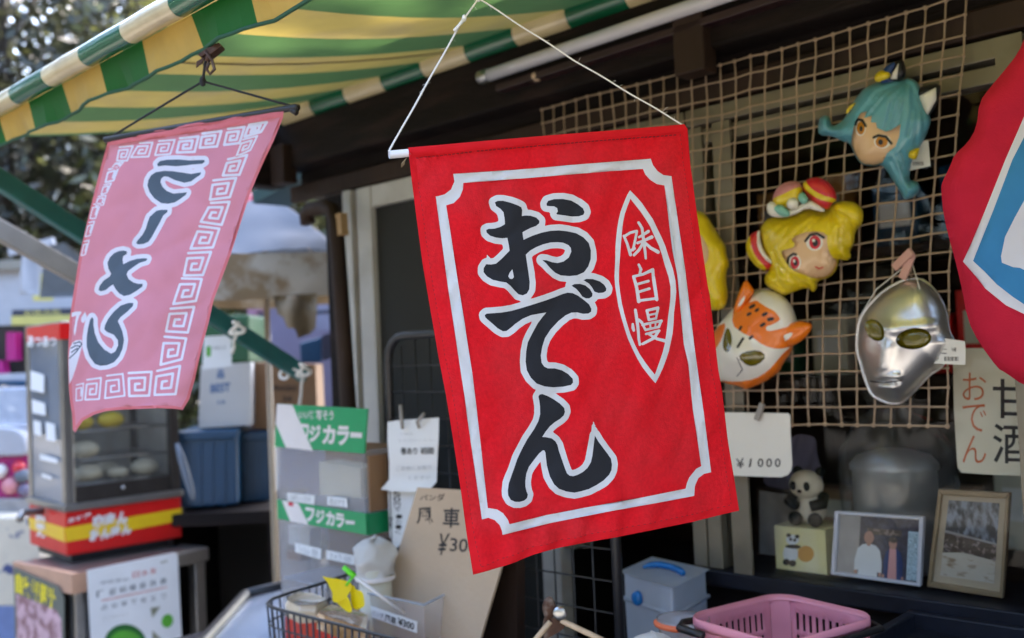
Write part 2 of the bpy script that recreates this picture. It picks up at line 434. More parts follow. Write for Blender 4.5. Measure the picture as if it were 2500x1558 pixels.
mk('eye_olive', (.14, .115, .005), .12, var=.3, vscale=60, coat=.8)
mk('silver', (.74, .73, .72), .33, .92, var=.05)
mk('peg_pink', (.6, .33, .26), .5, var=.1)
mk('panda_white', (.68, .62, .50), .6, var=.06)
mk('panda_black', (.010, .012, .012), .7, spec=.2)
mk('box_yellow', (.70, .64, .30), .55, var=.08, col2=(.75, .7, .48), c2scale=12)
mk('ball_orange', (.55, .27, .04), .6)
mk('photo_frame_white', (.62, .63, .72), .4, var=.05)
mk('photo_frame_wood', (.25, .18, .105), .45, var=.15, vscale=25)
mk('photo_dark', (.035, .04, .07), .3, var=.6, vscale=160)
mk('photo_grey', (.30, .29, .29), .3, var=.2, vscale=30)
mk('photo_skin', (.42, .22, .17), .3)
mk('photo_shirt', (.62, .66, .70), .3, var=.05)
mk('photo_pinkshirt', (.55, .27, .28), .3)
mk('photo_blue', (.35, .48, .58), .3, var=.5, vscale=300)
mk('photo_tree', (.04, .045, .05), .3, col2=(.22, .25, .31), c2scale=110, c2lo=.44, c2hi=.62, stretch=(1, 1, .5))
mk('photo_snow', (.46, .42, .36), .3, col2=(.24, .18, .12), c2scale=45, c2lo=.54, c2hi=.66, stretch=(1, 1, 2.5))
mk('photo_mid', (.07, .055, .045), .3, col2=(.24, .19, .18), c2scale=160, c2lo=.54, c2hi=.62)
mk('basket_pink', (.80, .31, .41), .35, var=.05, trans=.12)
mk('cloud_plastic', (.64, .70, .80), .3, trans=.5, var=.05)
mk('handle_blue', (.01, .17, .52), .3)
mk('tape_orange', (.75, .16, .06), .4)
mk('black_wire', (.02, .02, .024), .35, var=.2)
mk('pinwheel_yellow', (.80, .62, .005), .25, trans=.25, var=.05)
mk('pen_green', (.13, .72, .02), .3)
mk('caramel', (.36, .18, .06), .12, coat=1, bump=.4, bscale=25, var=.2, vscale=25, col2=(.6, .42, .22), c2scale=20)
mk('cream_pack', (.60, .48, .33), .12, coat=1, bump=.5, bscale=30, var=.1, vscale=25, col2=(.75, .70, .60), c2scale=15)
mk('red_pack', (.62, .04, .02), .35, var=.1)
mk('bag_white', (.70, .70, .70), .4, trans=.3, var=.06, bump=.4, bscale=25)
mk('pot_metal', (.46, .46, .45), .35, .4, var=.15)
mk('towel_brown', (.23, .18, .12), .9, var=.1, bump=.2, bscale=60)
mk('ground', (.15, .14, .125), .9, var=.25, vscale=3, bump=.3, bscale=40, col2=(.09, .085, .075), c2scale=1.5)
mk('bark', (.05, .038, .028), .9, var=.3, vscale=12, bump=.5, bscale=25)
mk('leaf_dark', (.036, .038, .022), .13, trans=.25, var=.4, vscale=1.2, spec=.6)
mk('leaf_mid', (.08, .085, .03), .13, trans=.35, var=.4, vscale=1.2, spec=.6)
mk('leaf_light', (.16, .18, .03), .35, trans=.4, var=.3, vscale=1.5)
mk('stall_white', (.40, .41, .45), .6, var=.06)
mk('stall_yellow', (.62, .54, .16), .6, var=.08)
mk('pattern_cloth', (.62, .56, .45), .8, col2=(.06, .08, .2), c2scale=14, c2lo=.6, c2hi=.64, var=.05)
GL = glass('window_glass', (.96, .96, .95), .008)
GL2 = glass('case_glass', (.80, .80, .78), .06, .10, (.5, .48, .45))
ACR = glass('frosted_acrylic', (.97, .97, .97), .04, .20, (.66, .68, .74), .15)
CLR = glass('clear_plastic', (.95, .95, .96), .05, .40, (.80, .77, .78), .2)
FRZ = glass('freezer_glass', (.85, .9, .95), .08, .5, (.55, .63, .78), .12)

# ================================================================== SETTING
# ground
b = MB(); n = 40; X = np.linspace(-60, 60, n); Y = np.linspace(-40, 80, n)
b.add([(x, y, 0) for y in Y for x in X], [(j * n + i, j * n + i + 1, (j + 1) * n + i + 1, (j + 1) * n + i) for j in range(n - 1) for i in range(n - 1)])
struct(b.build('ground', M_['ground']))

# ---- the shop building
H0, HS, HW = 1.935, 1.108, 2.499
LS, RS = -1.43, 2.2
shop = thing('shop_building', 'old dark timber shop with aluminium windows behind the mask display net', 'shop', F(-.3, 0, 0))
b = MB()                                          # header wall above the windows, lower wall, back and side walls
b.fbox(LS, RS, -.14, 0, H0, HW)
b.fbox(LS + .15, -.262, -.10, -.02, 0, .40); b.fbox(-.258, RS, -.10, -.012, 0, HS - .03)
b.fbox(-1.318, -1.222, -.12, .008, 0, H0 - .016)
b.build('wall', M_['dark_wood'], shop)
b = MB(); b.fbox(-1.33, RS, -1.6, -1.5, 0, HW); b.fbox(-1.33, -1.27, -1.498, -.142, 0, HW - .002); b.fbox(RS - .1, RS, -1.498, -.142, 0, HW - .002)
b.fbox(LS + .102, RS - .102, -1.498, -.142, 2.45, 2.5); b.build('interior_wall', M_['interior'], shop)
b = MB(); b.fbox(LS - .02, RS, .002, .024, H0 - .012, H0 + .03); b.build('lintel', M_['brown_wood'], shop, bevel=.004)
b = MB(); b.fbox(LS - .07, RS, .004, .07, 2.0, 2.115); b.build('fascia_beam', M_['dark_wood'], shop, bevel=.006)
for s in (-1.40, -.16, 1.0):
    MB().fbox(s - .03, s + .03, .052, .095, 1.96, 2.06).build('bracket', M_['brown_wood'], shop, bevel=.004)
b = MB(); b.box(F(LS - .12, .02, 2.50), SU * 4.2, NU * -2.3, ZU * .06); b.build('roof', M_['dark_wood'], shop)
# door on the left: pale frame with dark screen
dr = MB(); s0, s1 = -1.172, -.56
dr.fbox(s0 - .045, s0 - .012, -.02, .03, .42, H0 - .016)
dr.fbox(s0, s0 + .055, -.012, .022, .42, H0 - .016); dr.fbox(s1 - .05, s1, -.012, .022, .42, H0 - .016)
dr.fbox(s0 + .057, s1 - .052, -.010, .020, H0 - .068, H0 - .016); dr.fbox(s0 + .057, s1 - .052, -.010, .020, .42, .5)
dr.fbox(s0 - .008, s0 - .002, -.03, .012, .42, H0 - .016, 1)
door = dr.build('door', [M_['pale_frame'], M_['tan_wood']], shop, bevel=.002)
MB().fbox(s0 + .055, s1 - .05, -.006, .006, .5, H0 - .068).build('screen', M_['screen_mesh'], door)
# windows
def window(s0, s1, w0, w1):
    b = MB(); h0, h1 = HS, H0 - .016
    b.fbox(s0, s0 + w0, -.035, .012, h0 + .001, h1 - .031); b.fbox(s1 - w1, s1, -.035, .012, h0 + .001, h1 - .031)
    b.fbox(s0, s1, -.04, .018, h1 - .03, h1); b.fbox(s0 + w0 + .001, s1 - w1 - .001, -.03, .008, h1 - .062, h1 - .036)
    fr = b.build('window', M_['alu_frame'], shop, bevel=.002)
    MB().fbox(s0 + w0, s1 - w1, -.012, -.008, h0, h1 - .03).build('pane', GL, fr)
window(-.558, -.225, .03, .028); window(-.222, .335, .028, .03)
b = MB(); s, _ = sh(1838, 900, 0); b.fbox(-.165, -.13, .0185, .024, HS + .001, H0 - .05); b.build('mullion', M_['alu_frame'], shop)
b = MB(); s, _ = sh(2493, 900, .02); b.fbox(s - .006, s + .03, .019, .03, HS, H0 - .02); b.build('mullion', M_['alu_frame'], shop)
window(.36, 1.0, .03, .03)
MB().fbox(-.258, RS, -.16, .022, HS - .028, HS).build('sill', M_['navy_board'], shop, bevel=.003)
# glimpses inside: a shelf with dim goods
b = MB(); b.fbox(-1.1, 1.2, -1.2, -.85, .95, 1.0); b.fbox(-1.1, 1.2, -1.25, -1.22, 1.0, 2.2); b.build('shelf', M_['brown_wood'], shop)
# gutter and downpipe at the left corner
P = FP(.1)
b = MB(); b.tube([P(752, 545), P(748, 525), P(760, 512), P(790, 506), P(812, 512), P(820, 540), P(824, 600), P(838, 800), P(858, 1100), P(880, 1500)], .019, 12)
b.build('downpipe', M_['brown_wood'], shop)
b = MB(); b.bar(P(833, 522), P(837, 575), .02, .02); b.build('pipe_clip', M_['tan_wood'], shop)
b = MB(); b.box(F(-1.50, .16, 1.96), SU * .06, NU * -.12, ZU * .16); b.build('beam_end', M_['dark_wood'], shop, bevel=.005)
Pg = FP(-.1); b = MB(); b.bar(Pg(660, 487), Pg(790, 420), .12, .035); b.build('eave_edge', M_['eave_teal'], shop)

# ---- counter under the window
ct = thing('shop_counter', 'dark navy timber counter under the window with a worn edge', 'counter', F(0, .3, 0))
MB().fbox(-.262, 1.4, .03, .62, .93, .97).build('counter_top', M_['navy_board'], ct, bevel=.004)
MB().fbox(-.24, 1.4, .06, .58, 0, .928).build('counter_front', M_['navy_board'], ct)
bx = thing('goods_crate', 'dark navy wooden crate with a chipped top edge beside the pink basket', 'crate', F(.3, .2, .97))
b = MB(); a0 = np.array(sh(2240, 1500, .12)); hh = 1.108 - .015
b.fbox(.135, .62, .03, .045, .972, hh); b.fbox(.135, .62, .30, .315, .972, hh); b.fbox(.135, .15, .0455, .2995, .972, hh - .001); b.fbox(.605, .62, .0455, .2995, .972, hh - .001)
b.build('crate_wall', M_['navy_board'], bx, bevel=.003)
MB().fbox(.151, .604, .046, .299, 1.06, 1.07).build('crate_lid', M_['navy_board'], bx)

# ================================================================== AWNING
aw = thing('striped_awning', 'green and cream striped awning over the shop front with a hanging valance', 'awning', F(-.3, .4, 1.97))
SP = .1385; S_0 = -.434
OB, HB, OR, HR = .87, 1.975, .055, 2.142
def stripe(s): return 0 if int(math.floor((s - S_0) / SP)) % 2 == 0 else 1      # 0 green, 1 cream
AS0, AS1 = -1.43, 1.05
cuts = sorted({AS0, AS1} | {S_0 + SP * k for k in range(-9, 12) if AS0 < S_0 + SP * k < AS1})
def cols(cuts, nsub):
    out = []
    for a, c in zip(cuts[:-1], cuts[1:]):
        for k in range(nsub): out.append((a + (c - a) * k / nsub, a + (c - a) * (k + 1) / nsub, stripe((a + c) / 2)))
    return out
b = MB()
for a, c, m in cols(cuts, 3):
    pts = []
    for s in (a, c):
        for k in range(13):
            t = k / 12; o = OR + (OB - OR) * t; h = HR + .012 + (HB - HR) * t - .022 * sin(pi * t) + .0015 * sin(9 * s + 5 * t)
            pts.append(F(s, o, h))
    b.add(pts, [(k, 13 + k, 14 + k, k + 1) for k in range(12)], m, True)
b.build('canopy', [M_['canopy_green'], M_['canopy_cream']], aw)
for s_ in (-.757, .21):                            # sewn seams of the canopy
    b = MB(); b.tube([F(s_ + .0015 * sin(k * 2), OR + (OB - OR) * k / 24, HR + .0105 + (HB - HR) * k / 24 - .022 * sin(pi * k / 24) + .0015 * sin(9 * s_ + 5 * k / 24)) for k in range(1, 24)], .0016, 5); b.build('seam', M_['towel_brown'], aw)
def striped_bar(name, o, h, r, s0, s1, seam=None):
    b = MB()
    for a, c in zip(cuts[:-1], cuts[1:]):
        if a < s0 - 1e-6: continue
        b.tube([F(a, o, h), F((a + c) / 2, o, h + .001), F(c, o, h)], r, 20, stripe((a + c) / 2), cap=False)
    b.lathe(F(s0, o, h), [(0, 0), (r, .0005), (r * .9, -.02), (0, -.02)], 16, SU)
    b.m[-48:] = [2] * 48
    return b.build(name, [M_['bar_green'], M_['bar_cream'], M_['grey_metal']], aw)
striped_bar('front_bar', OB, HB, .017, AS0, AS1)
striped_bar('roller', OR, HR, .03, AS0, AS1)
b = MB(); hem = []
VH = .046
for a, c, m in cols(cuts, 5):
    pts = []
    for s in (a, c):
        for k in range(6):
            t = k / 5; w = .009 * sin(s * 31) * t + .004 * sin(s * 80 + 1) * t
            pts.append(F(s, OB - .016 - .012 * t + w * .5, HB - .010 - VH * t - .003 * sin(s * 19) * t))
    b.add(pts, [(k, 6 + k, 7 + k, k + 1) for k in range(5)], m, True); hem.append(pts[5])
hem.append(pts[11])
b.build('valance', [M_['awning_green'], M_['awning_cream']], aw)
b = MB(); b.tube(hem, .0028, 6); b.build('valance_hem', M_['edge_green'], aw)
b = MB(); b.bar(F(-1.40, .03, 1.468), F(-1.40, .83, 1.945), .03, .04); b.build('strut', M_['teal_metal'], aw, bevel=.003)
b = MB(); b.bar(F(-1.66, .25, 1.60), F(-1.66, .95, 1.99), .03, .045); b.build('strut', M_['grey_metal'], aw, bevel=.003)
b = MB(); b.bar(F(1.0, .03, 1.468), F(1.0, .83, 1.945), .03, .04); b.build('strut', M_['teal_metal'], aw, bevel=.003)

# strings knotted on the strut
def tie(px, o, label, loop):
    P = FP(o); x, y = px
    t = thing('tied_string', label, 'string', P(x, y))
    q = [(-9, -22), (3, -27), (11, -14), (6, 0), (-3, 6), (-10, -6)]
    q = smooth_loop(q, 2); b = MB(); b.tube([P(x + a_, y + c_, .012 * sin(k * .5)) for k, (a_, c_) in enumerate(q)], .0042, 8, closed=True)
    b.ball(P(x - 1, y + 2), .0065, 8)
    q = [(0, 5), (-4, 22), (-5, 45), (-9, 78)] if loop else [(0, 4), (-8, 22), (-6, 34), (-12, 50)]
    b.tube([P(x + a_, y + c_) for a_, c_ in q], [.0042, .0034, .0034, .0045], 8)
    if loop:
        q = [(-2, -2), (-20, -14), (-44, -16), (-58, -4), (-54, 10), (-40, 10), (-34, 0), (-42, -6)]
        for _ in range(2): q = [q[0]] + [p for a_, c_ in zip(q[:-1], q[1:]) for p in ((a_[0] * .75 + c_[0] * .25, a_[1] * .75 + c_[1] * .25), (a_[0] * .25 + c_[0] * .75, a_[1] * .25 + c_[1] * .75))] + [q[-1]]
        b.tube([P(x + a_, y + c_) for a_, c_ in q], .0036, 8)
    b.build('cord', M_['white_string'], t)
tie((740, 915), .075, 'white cord knotted in a loop round the lower end of the teal awning strut', True)
tie((578, 812), .27, 'white cord tied with short tails higher up the teal awning strut', False)

# ================================================================== RED BANNER
nb = RT * .2976 + UP * .0572 - FW * .953
PB = Plane(dep(1400, 850, 1.05), nb)
rb = thing('hanging_banner', 'bright red cloth banner with big black oden lettering on a white rod', 'banner', PB(1330, 340))
OUT = [(995, 362), (1160, 347), (1330, 332), (1500, 319), (1668, 305), (1673, 318), (1684, 400), (1700, 518), (1730, 700), (1761, 900), (1790, 1085), (1814, 1249),
       (1760, 1263), (1700, 1275), (1600, 1291), (1500, 1308), (1428, 1321), (1360, 1336), (1300, 1350), (1225, 1376), (1149, 1399),
       (1134, 1300), (1119, 1191), (1102, 1080), (1086, 970), (1068, 870), (1049, 757), (1030, 640), (1013, 519), (1003, 440)]
K1 = [Z([(510,165),(520,145),(560,134),(620,133),(680,142),(730,165),(762,195),(772,220),(765,238),(735,248),(690,249),(630,243),(580,238),(575,232),(585,218),(580,195),(560,183),(530,181),(512,178)],1150,440,2.8),
 Z([(158,155),(175,146),(210,147),(260,160),(310,178),(335,190),(342,210),(338,250),(365,245),(400,246),(440,258),(463,280),(462,297),(440,315),(400,330),(370,345),(343,360),(346,385),(350,412),(375,400),(420,380),(480,360),(540,348),(600,344),(660,350),(720,362),(770,390),(805,430),(818,480),(817,540),(800,590),(770,630),(720,652),(670,657),(610,652),(570,635),(535,605),(505,570),(480,548),(510,550),(550,562),(590,567),(630,557),(665,530),(682,490),(680,465),(665,445),(630,428),(590,424),(540,427),(490,440),(440,460),(395,485),(365,513),(372,560),(385,640),(390,700),(385,750),(370,778),(345,790),(318,782),(290,755),(260,725),(230,703),(190,697),(140,685),(100,660),(78,632),(78,605),(95,578),(130,580),(160,575),(195,545),(230,510),(252,487),(248,450),(240,398),(205,402),(160,398),(120,385),(97,362),(95,345),(110,338),(150,337),(190,325),(220,307),(217,270),(210,225),(190,200),(165,180)],1150,440,2.8),
 Z([(82,925),(95,915),(140,912),(200,907),(270,895),(340,875),(420,850),(500,825),(570,800),(620,780),(655,770),(690,773),(730,790),(775,822),(805,850),(818,880),(815,900),(795,913),(760,915),(720,905),(680,907),(640,925),(590,965),(540,1020),(500,1080),(475,1140),(462,1200),(467,1250),(485,1275),(510,1287),(560,1287),(610,1300),(655,1325),(682,1358),(683,1382),(670,1400),(620,1412),(550,1416),(490,1410),(430,1390),(390,1350),(365,1300),(358,1240),(362,1170),(375,1110),(405,1050),(450,980),(490,930),(512,905),(470,912),(400,925),(340,950),(290,985),(255,1015),(230,1033),(205,1035),(170,1015),(130,980),(100,955),(85,940)],1150,440,2.8),
 Z([(682,723),(700,712),(740,710),(780,720),(815,745),(832,775),(828,795),(808,808),(785,808),(760,795),(740,770),(715,745)],1150,440,2.8),
 Z([(765,685),(785,676),(830,677),(880,692),(912,715),(924,740),(920,758),(900,770),(870,772),(845,762),(830,735),(805,708)],1150,440,2.8),
 Z([(575,245),(585,228),(610,223),(660,240),(710,265),(765,305),(805,345),(814,380),(803,410),(770,440),(720,470),(675,505),(635,550),(605,597),(640,600),(690,610),(725,635),(748,670),(760,720),(780,790),(800,860),(820,915),(845,935),(880,940),(920,930),(970,905),(1010,870),(1040,820),(1055,760),(1068,680),(1080,588),(1110,640),(1150,695),(1195,755),(1218,790),(1226,840),(1222,890),(1200,930),(1150,980),(1090,1020),(1020,1055),(950,1075),(890,1085),(820,1075),(750,1050),(705,1010),(670,940),(650,850),(640,780),(635,735),(625,715),(612,715),(580,742),(535,800),(495,860),(470,920),(460,980),(460,1030),(470,1075),(480,1100),(470,1130),(440,1150),(395,1160),(350,1157),(310,1138),(290,1100),(290,1060),(300,1000),(320,940),(350,870),(385,790),(430,700),(475,615),(530,530),(570,460),(588,400),(592,330),(585,280)],1150,900,3.6)]
drop = Z([(275,612),(283,640),(287,665),(275,678),(258,676),(247,660),(258,635)],1150,440,2.8)
spike = Z([(1050,446),(1200,690),(1060,770),(1030,640)],1150,900,3.6)
chin = Z([(95,510),(140,545),(120,600),(80,600)],1150,440,2.8)
WHITE = dilate(K1, 14.5, 3.0, [spike, chin])
FO = Z([(820,1150),(1300,1113),(1700,1080),(2120,1048),(2135,1090),(2165,1130),(2205,1155),(2262,1160)],800,0,2.6956) + [(1700,860),(1722,1010),(1747,1155)] + \
     Z([(85,935),(40,965),(12,1012)],1700,850,3.024) + [(1702,1190),(1699.7,1212)] + [(1600,1227),(1480,1246),(1340,1274)] + \
     Z([(247,1447),(240,1410),(220,1360),(180,1318),(130,1300),(72,1313)],1150,900,3.6) + [(1145,1085),(1121,915),(1090,700)] + Z([(705,1298),(720,1296),(765,1283),(808,1250),(828,1200)],800,0,2.6956)
FI = Z([(888,1208),(1300,1175),(1700,1142),(2075,1112),(2090,1150),(2120,1185),(2165,1212),(2218,1220)],800,0,2.6956) + [(1673,840),(1697,1000)] + \
     Z([(65,877),(20,895)],1700,850,3.024) + Z([(1935,960),(1910,1010),(1898,1058),(1500,1125),(1000,1215),(640,1280),(300,1350),(285,1310),(245,1255),(200,1225),(125,1215)],1150,900,3.6) + [(1168,1080),(1148,908),(1116,700)] + Z([(775,1355),(825,1340),(865,1300),(885,1250)],800,0,2.6956)
VO = smooth_loop(Z([(1085,70),(1085,70),(1150,135),(1220,235),(1290,355),(1345,480),(1385,650),(1398,800),(1393,950),(1375,1080),(1340,1200),(1300,1310),(1255,1388),(1255,1388),(1210,1340),(1150,1255),(1080,1120),(1030,980),(995,820),(978,690),(975,560),(980,430),(1000,300),(1030,190),(1060,110)],1150,440,2.8), 1)
VI = smooth_loop(Z([(1088,128),(1088,128),(1140,190),(1210,290),(1270,410),(1320,550),(1352,700),(1360,830),(1352,960),(1330,1090),(1295,1210),(1250,1330),(1250,1330),(1200,1270),(1130,1160),(1070,1020),(1030,880),(1008,730),(1005,590),(1012,450),(1030,310),(1060,200)],1150,440,2.8), 1)
def zs(p, ox, oy, sc): return [(ox + x / sc, oy + y / sc, r / sc) for x, y, r in p]
KJ = [[(1035,385,9),(1058,440,10),(1080,512,12)],[(1038,388,9),(1080,362,9),(1128,350,9)],[(1128,352,9),(1112,420,9),(1098,480,9)],[(1072,490,9),(1110,470,9)],
      [(1142,392,8),(1180,372,9),(1213,350,11)],[(1130,432,9),(1185,412,9),(1238,388,12)],[(1143,292,10),(1168,330,11),(1180,430,11),(1190,535,9)],[(1172,432,10),(1140,480,10),(1105,515,9)],[(1185,425,9),(1225,465,11),(1275,492,13)],
      [(1140,580,9),(1155,612,11),(1145,640,9)],[(1100,662,10),(1122,740,11),(1140,830,12)],[(1105,660,9),(1170,645,9),(1243,612,12)],[(1243,615,12),(1252,720,11),(1262,818,11)],[(1132,712,9),(1212,690,9)],[(1140,765,9),(1218,742,9)],[(1142,825,9),(1258,810,9)],
      [(1098,985,8),(1100,1010,11),(1106,1028,9)],[(1118,888,10),(1130,980,11),(1150,1125,9)],[(1140,955,8),(1160,975,10)],
      [(1190,895,9),(1205,955,9)],[(1190,893,9),(1272,874,10)],[(1272,876,10),(1262,945,9)],[(1200,925,7),(1262,912,7)],[(1205,957,8),(1262,945,8)],
      [(1165,990,9),(1240,973,8),(1308,962,10)],[(1168,992,8),(1188,1025,8)],[(1218,984,7),(1225,1012,7)],[(1260,975,7),(1262,1004,7)],[(1306,964,9),(1288,1002,9)],[(1188,1024,8),(1290,1003,8)],
      [(1195,1052,8),(1290,1028,9)],[(1288,1030,9),(1250,1080,10),(1170,1120,9)],[(1210,1048,8),(1270,1085,10),(1332,1100,12)]]
KANJI = strokes([zs(p, 1150, 440, 2.8) for p in KJ], 1.6)
HEM = [(1012,385),(1160,368),(1330,353),(1500,339),(1658,327),(1667,400),(1683,520),(1713,700),(1744,900),(1773,1085),(1795,1235),(1700,1257),(1600,1273),(1500,1290),(1428,1303),(1300,1331),(1225,1356),(1165,1378),(1150,1300),(1135,1191),(1118,1080),(1102,970),(1084,870),(1065,757),(1046,640),(1029,519),(1019,440)]
def dashes(line, ln, gap, r):
    out = []
    for a_, c_ in zip(line[:-1], line[1:]):
        a_ = np.array(a_); c_ = np.array(c_); L_ = np.linalg.norm(c_ - a_); u_ = (c_ - a_) / L_; n_ = np.array([-u_[1], u_[0]]) * r; k = 2.
        while k + ln < L_: p = a_ + u_ * k; q = p + u_ * ln; out.append([tuple(p + n_), tuple(q + n_), tuple(q - n_), tuple(p - n_)]); k += ln + gap
    return out
SEAM = dashes(HEM[10:18], 5, 9, .8) + dashes(HEM[17:], 5, 6, .7) + dashes(HEM[4:11], 5, 6, .7) + dashes([(x, y + 3) for x, y in HEM[0:5]], 7, 3, 1.0)
axis_t = np.array([1668 - 995, 305 - 362.]); axis_t /= np.linalg.norm(axis_t)
def red_disp(P):
    x, y = P[:, 0], P[:, 1]
    d = (y - (362 - .0847 * (x - 995)))                       # distance below the top edge
    z = np.where(d < 24, .0052 * np.sqrt(np.clip(1 - ((d - 11) / 13.) ** 2, 0, 1)), 0)
    t = np.clip(d / 1000, 0, 1)
    u = (x - 1000 - .15 * (y - 360)) / 680
    z = z + .010 * t * np.sin(u * 4.2 + .6) + .004 * t * np.sin(u * 9 + 2 * t) 
    z = z + .0022 * np.sin(u * 46 + 2.5 * np.sin(3 * u)) * np.clip((d - 820) / 180, 0, 1)
    nz = np.array([mnoise.noise((a * .012, c * .006, 0)) * .0026 + mnoise.noise((a * .03 + .3 * c * .03, c * .02, 4)) * .0006 for a, c in P])
    z = z + np.array([abs(mnoise.noise((a * .010 + c * .006, c * .005 - a * .003, 11))) * .007 + abs(mnoise.noise((a * .02 - c * .008, c * .012, 21))) * .0028 for a, c in P]) * np.clip(d / 50, 0, 1)
    z = z + nz * np.clip(d / 60, 0, 1) + .0016 * np.exp(-((d - 28) / 4.) ** 2) * np.sin(x * .25)
    return z
printed('cloth', OUT, [(3, [OUT, HEM]), (4, SEAM), (1, [FO, FI]), (1, [VO, VI]), (1, WHITE), (2, K1), (1, [drop]), (1, KANJI)], on_plane(PB, red_disp), 9, [M_['red_cloth'], M_['white_print'], M_['black_print'], M_['red_hem'], M_['stitch']], rb)
b = MB(); b.tube([PB(950, 378), PB(1100, 364), PB(1664, 314)], .0042, 14, cap=False)
b.tube([PB(950, 378), PB(1100, 364)], .0034, 14, cap=False); b.build('rod', M_['white_plastic'], rb)
def twine(pts, r, m, parent, name='cord', seg=40, amp=.0005):
    # two strands twisted round each other
    pts = [np.array(p) for p in pts]; Ls = [0]
    for a, c in zip(pts[:-1], pts[1:]): Ls.append(Ls[-1] + np.linalg.norm(c - a))
    b = MB(); N = int(Ls[-1] / .0016) + 2
    for ph in (0, pi):
        q = []
        for i in range(N):
            l = Ls[-1] * i / (N - 1); k = min(np.searchsorted(Ls, l, 'right') - 1, len(pts) - 2)
            t = (l - Ls[k]) / (Ls[k + 1] - Ls[k]); p = pts[k] * (1 - t) + pts[k + 1] * t
            a = l / .0052 * 2 * pi + ph; q.append(p + (RT * cos(a) + FW * sin(a)) * r * .55 + UP * .0004 * sin(l * 90))
        b.tube(q, r * .62, 5)
    for _ in range(int(Ls[-1] * 60)):                         # loose fibres
        i = rng.integers(0, len(q)); p = q[i]; d = rng.normal(size=3) * .0022
        b.tube([p, p + d, p + d * 1.4 + np.array([0, 0, -.0008])], .00018, 3)
    return b.build(name, m, parent)
apex = dep(1168, -4, 1.045)
top = F(-.22, .62, 2.0)
twine([PB(949, 370, .001), PB(1122, 62, .004), apex, top], .0012, M_['white_string'], rb)
twine([apex, PB(1400, 150, .003), PB(1662, 304, .002)], .0012, M_['white_string'], rb)
MB().ball(apex, .003, 8, sc=(1, 1, 1.4)).build('knot', M_['white_string'], rb); b = MB(); b.ball(PB(1131, 48, .004), .0026, 8, sc=(1, 1, 1.6))
b.tube([PB(1131, 50, .004), PB(1118, 66, .006), PB(1106, 80, .006)], [.0022, .0016, .002], 7); b.build('knot', M_['white_string'], rb)
b = MB()
for k in range(4): b.tube([PB(994, 384), PB(988 - 3 * k, 392 + 3 * k, .002), PB(985 - 2 * k, 404 + 2 * k, .003)], .00025, 4)
b.build('loose_thread', M_['tan_wood'], rb)

# ================================================================== PINK BANNER
PP = Plane(dep(430, 640, 1.33), RT * -.42 + UP * .1 - FW * .9)
pb = thing('hanging_banner', 'faded pink cloth ramen banner seen from behind with a white key-pattern border', 'banner', PP(480, 300))
A, B4 = (0, 0, 3.024), (0, 480, 3.024)
OUT2 = Z([(810,1008),(1240,942),(1700,862),(2095,793),(2090,870),(2020,1040),(1900,1300)],*A) + [(608,480),(562,625),(522,731),(509,790),(496,837),(476,926),(462,975),(446,1001)] + \
       [(425,998),(380,997),(330,999),(290,1001),(258,1004),(229,1013),(203,1027),(191,1044),(184,1056),(178,1050),(176,1010),(171,980),(168,943),(166,870),(170,778),(181,705),(195,619),(212,546),(228,480),(236,448),(247,405),(262,350)]
L2 = [Z([(1160,1210),(1180,1190),(1230,1180),(1320,1178),(1400,1185),(1470,1182),(1510,1182),(1512,1195),(1490,1210),(1420,1215),(1370,1222),(1300,1228),(1220,1222),(1165,1228)],*A),
 Z([(1485,1272),(1480,1290),(1450,1310),(1410,1340),(1360,1350),(1290,1330),(1240,1305),(1210,1303),(1190,1320),(1185,1345),(1200,1380),(1230,1410),(1280,1430),(1340,1425),(1380,1420),(1370,1440),(1330,1470),(1290,1495),(1240,1505),(1190,1500),(1140,1465),(1105,1420),(1088,1370),(1095,1330),(1115,1295),(1150,1272),(1210,1262),(1280,1265),(1350,1275),(1410,1285),(1450,1278)],*A),
 Z([(1155,105),(1190,98),(1238,98),(1235,115),(1205,140),(1180,190),(1150,245),(1120,300),(1095,335),(1060,350),(1020,353),(1005,345),(1015,325),(1050,285),(1075,240),(1090,190),(1105,150)],*B4),
 Z([(870,405),(910,398),(938,405),(935,425),(910,440),(905,465),(910,500),(960,475),(1010,460),(1060,455),(1088,457),(1080,475),(1030,490),(985,520),(945,550),(935,575),(950,610),(985,635),(1020,645),(1055,645),(1050,665),(1010,695),(960,725),(915,735),(880,715),(855,685),(835,650),(810,665),(780,690),(745,700),(728,690),(735,660),(765,620),(810,590),(820,570),(800,530),(793,490),(810,450),(840,420)],*B4),
 Z([(680,890),(690,905),(690,950),(700,1010),(725,1075),(770,1130),(820,1160),(850,1145),(872,1100),(870,1060),(840,1020),(790,1000),(770,980),(775,950),(800,900),(840,850),(890,805),(950,785),(985,785),(980,810),(940,850),(890,890),(870,920),(885,950),(905,1000),(915,1060),(905,1120),(880,1180),(840,1225),(790,1245),(740,1250),(700,1235),(660,1180),(640,1110),(640,1040),(650,970),(665,910)],*B4)]
W2 = dilate(L2, 10.5, 2.6)
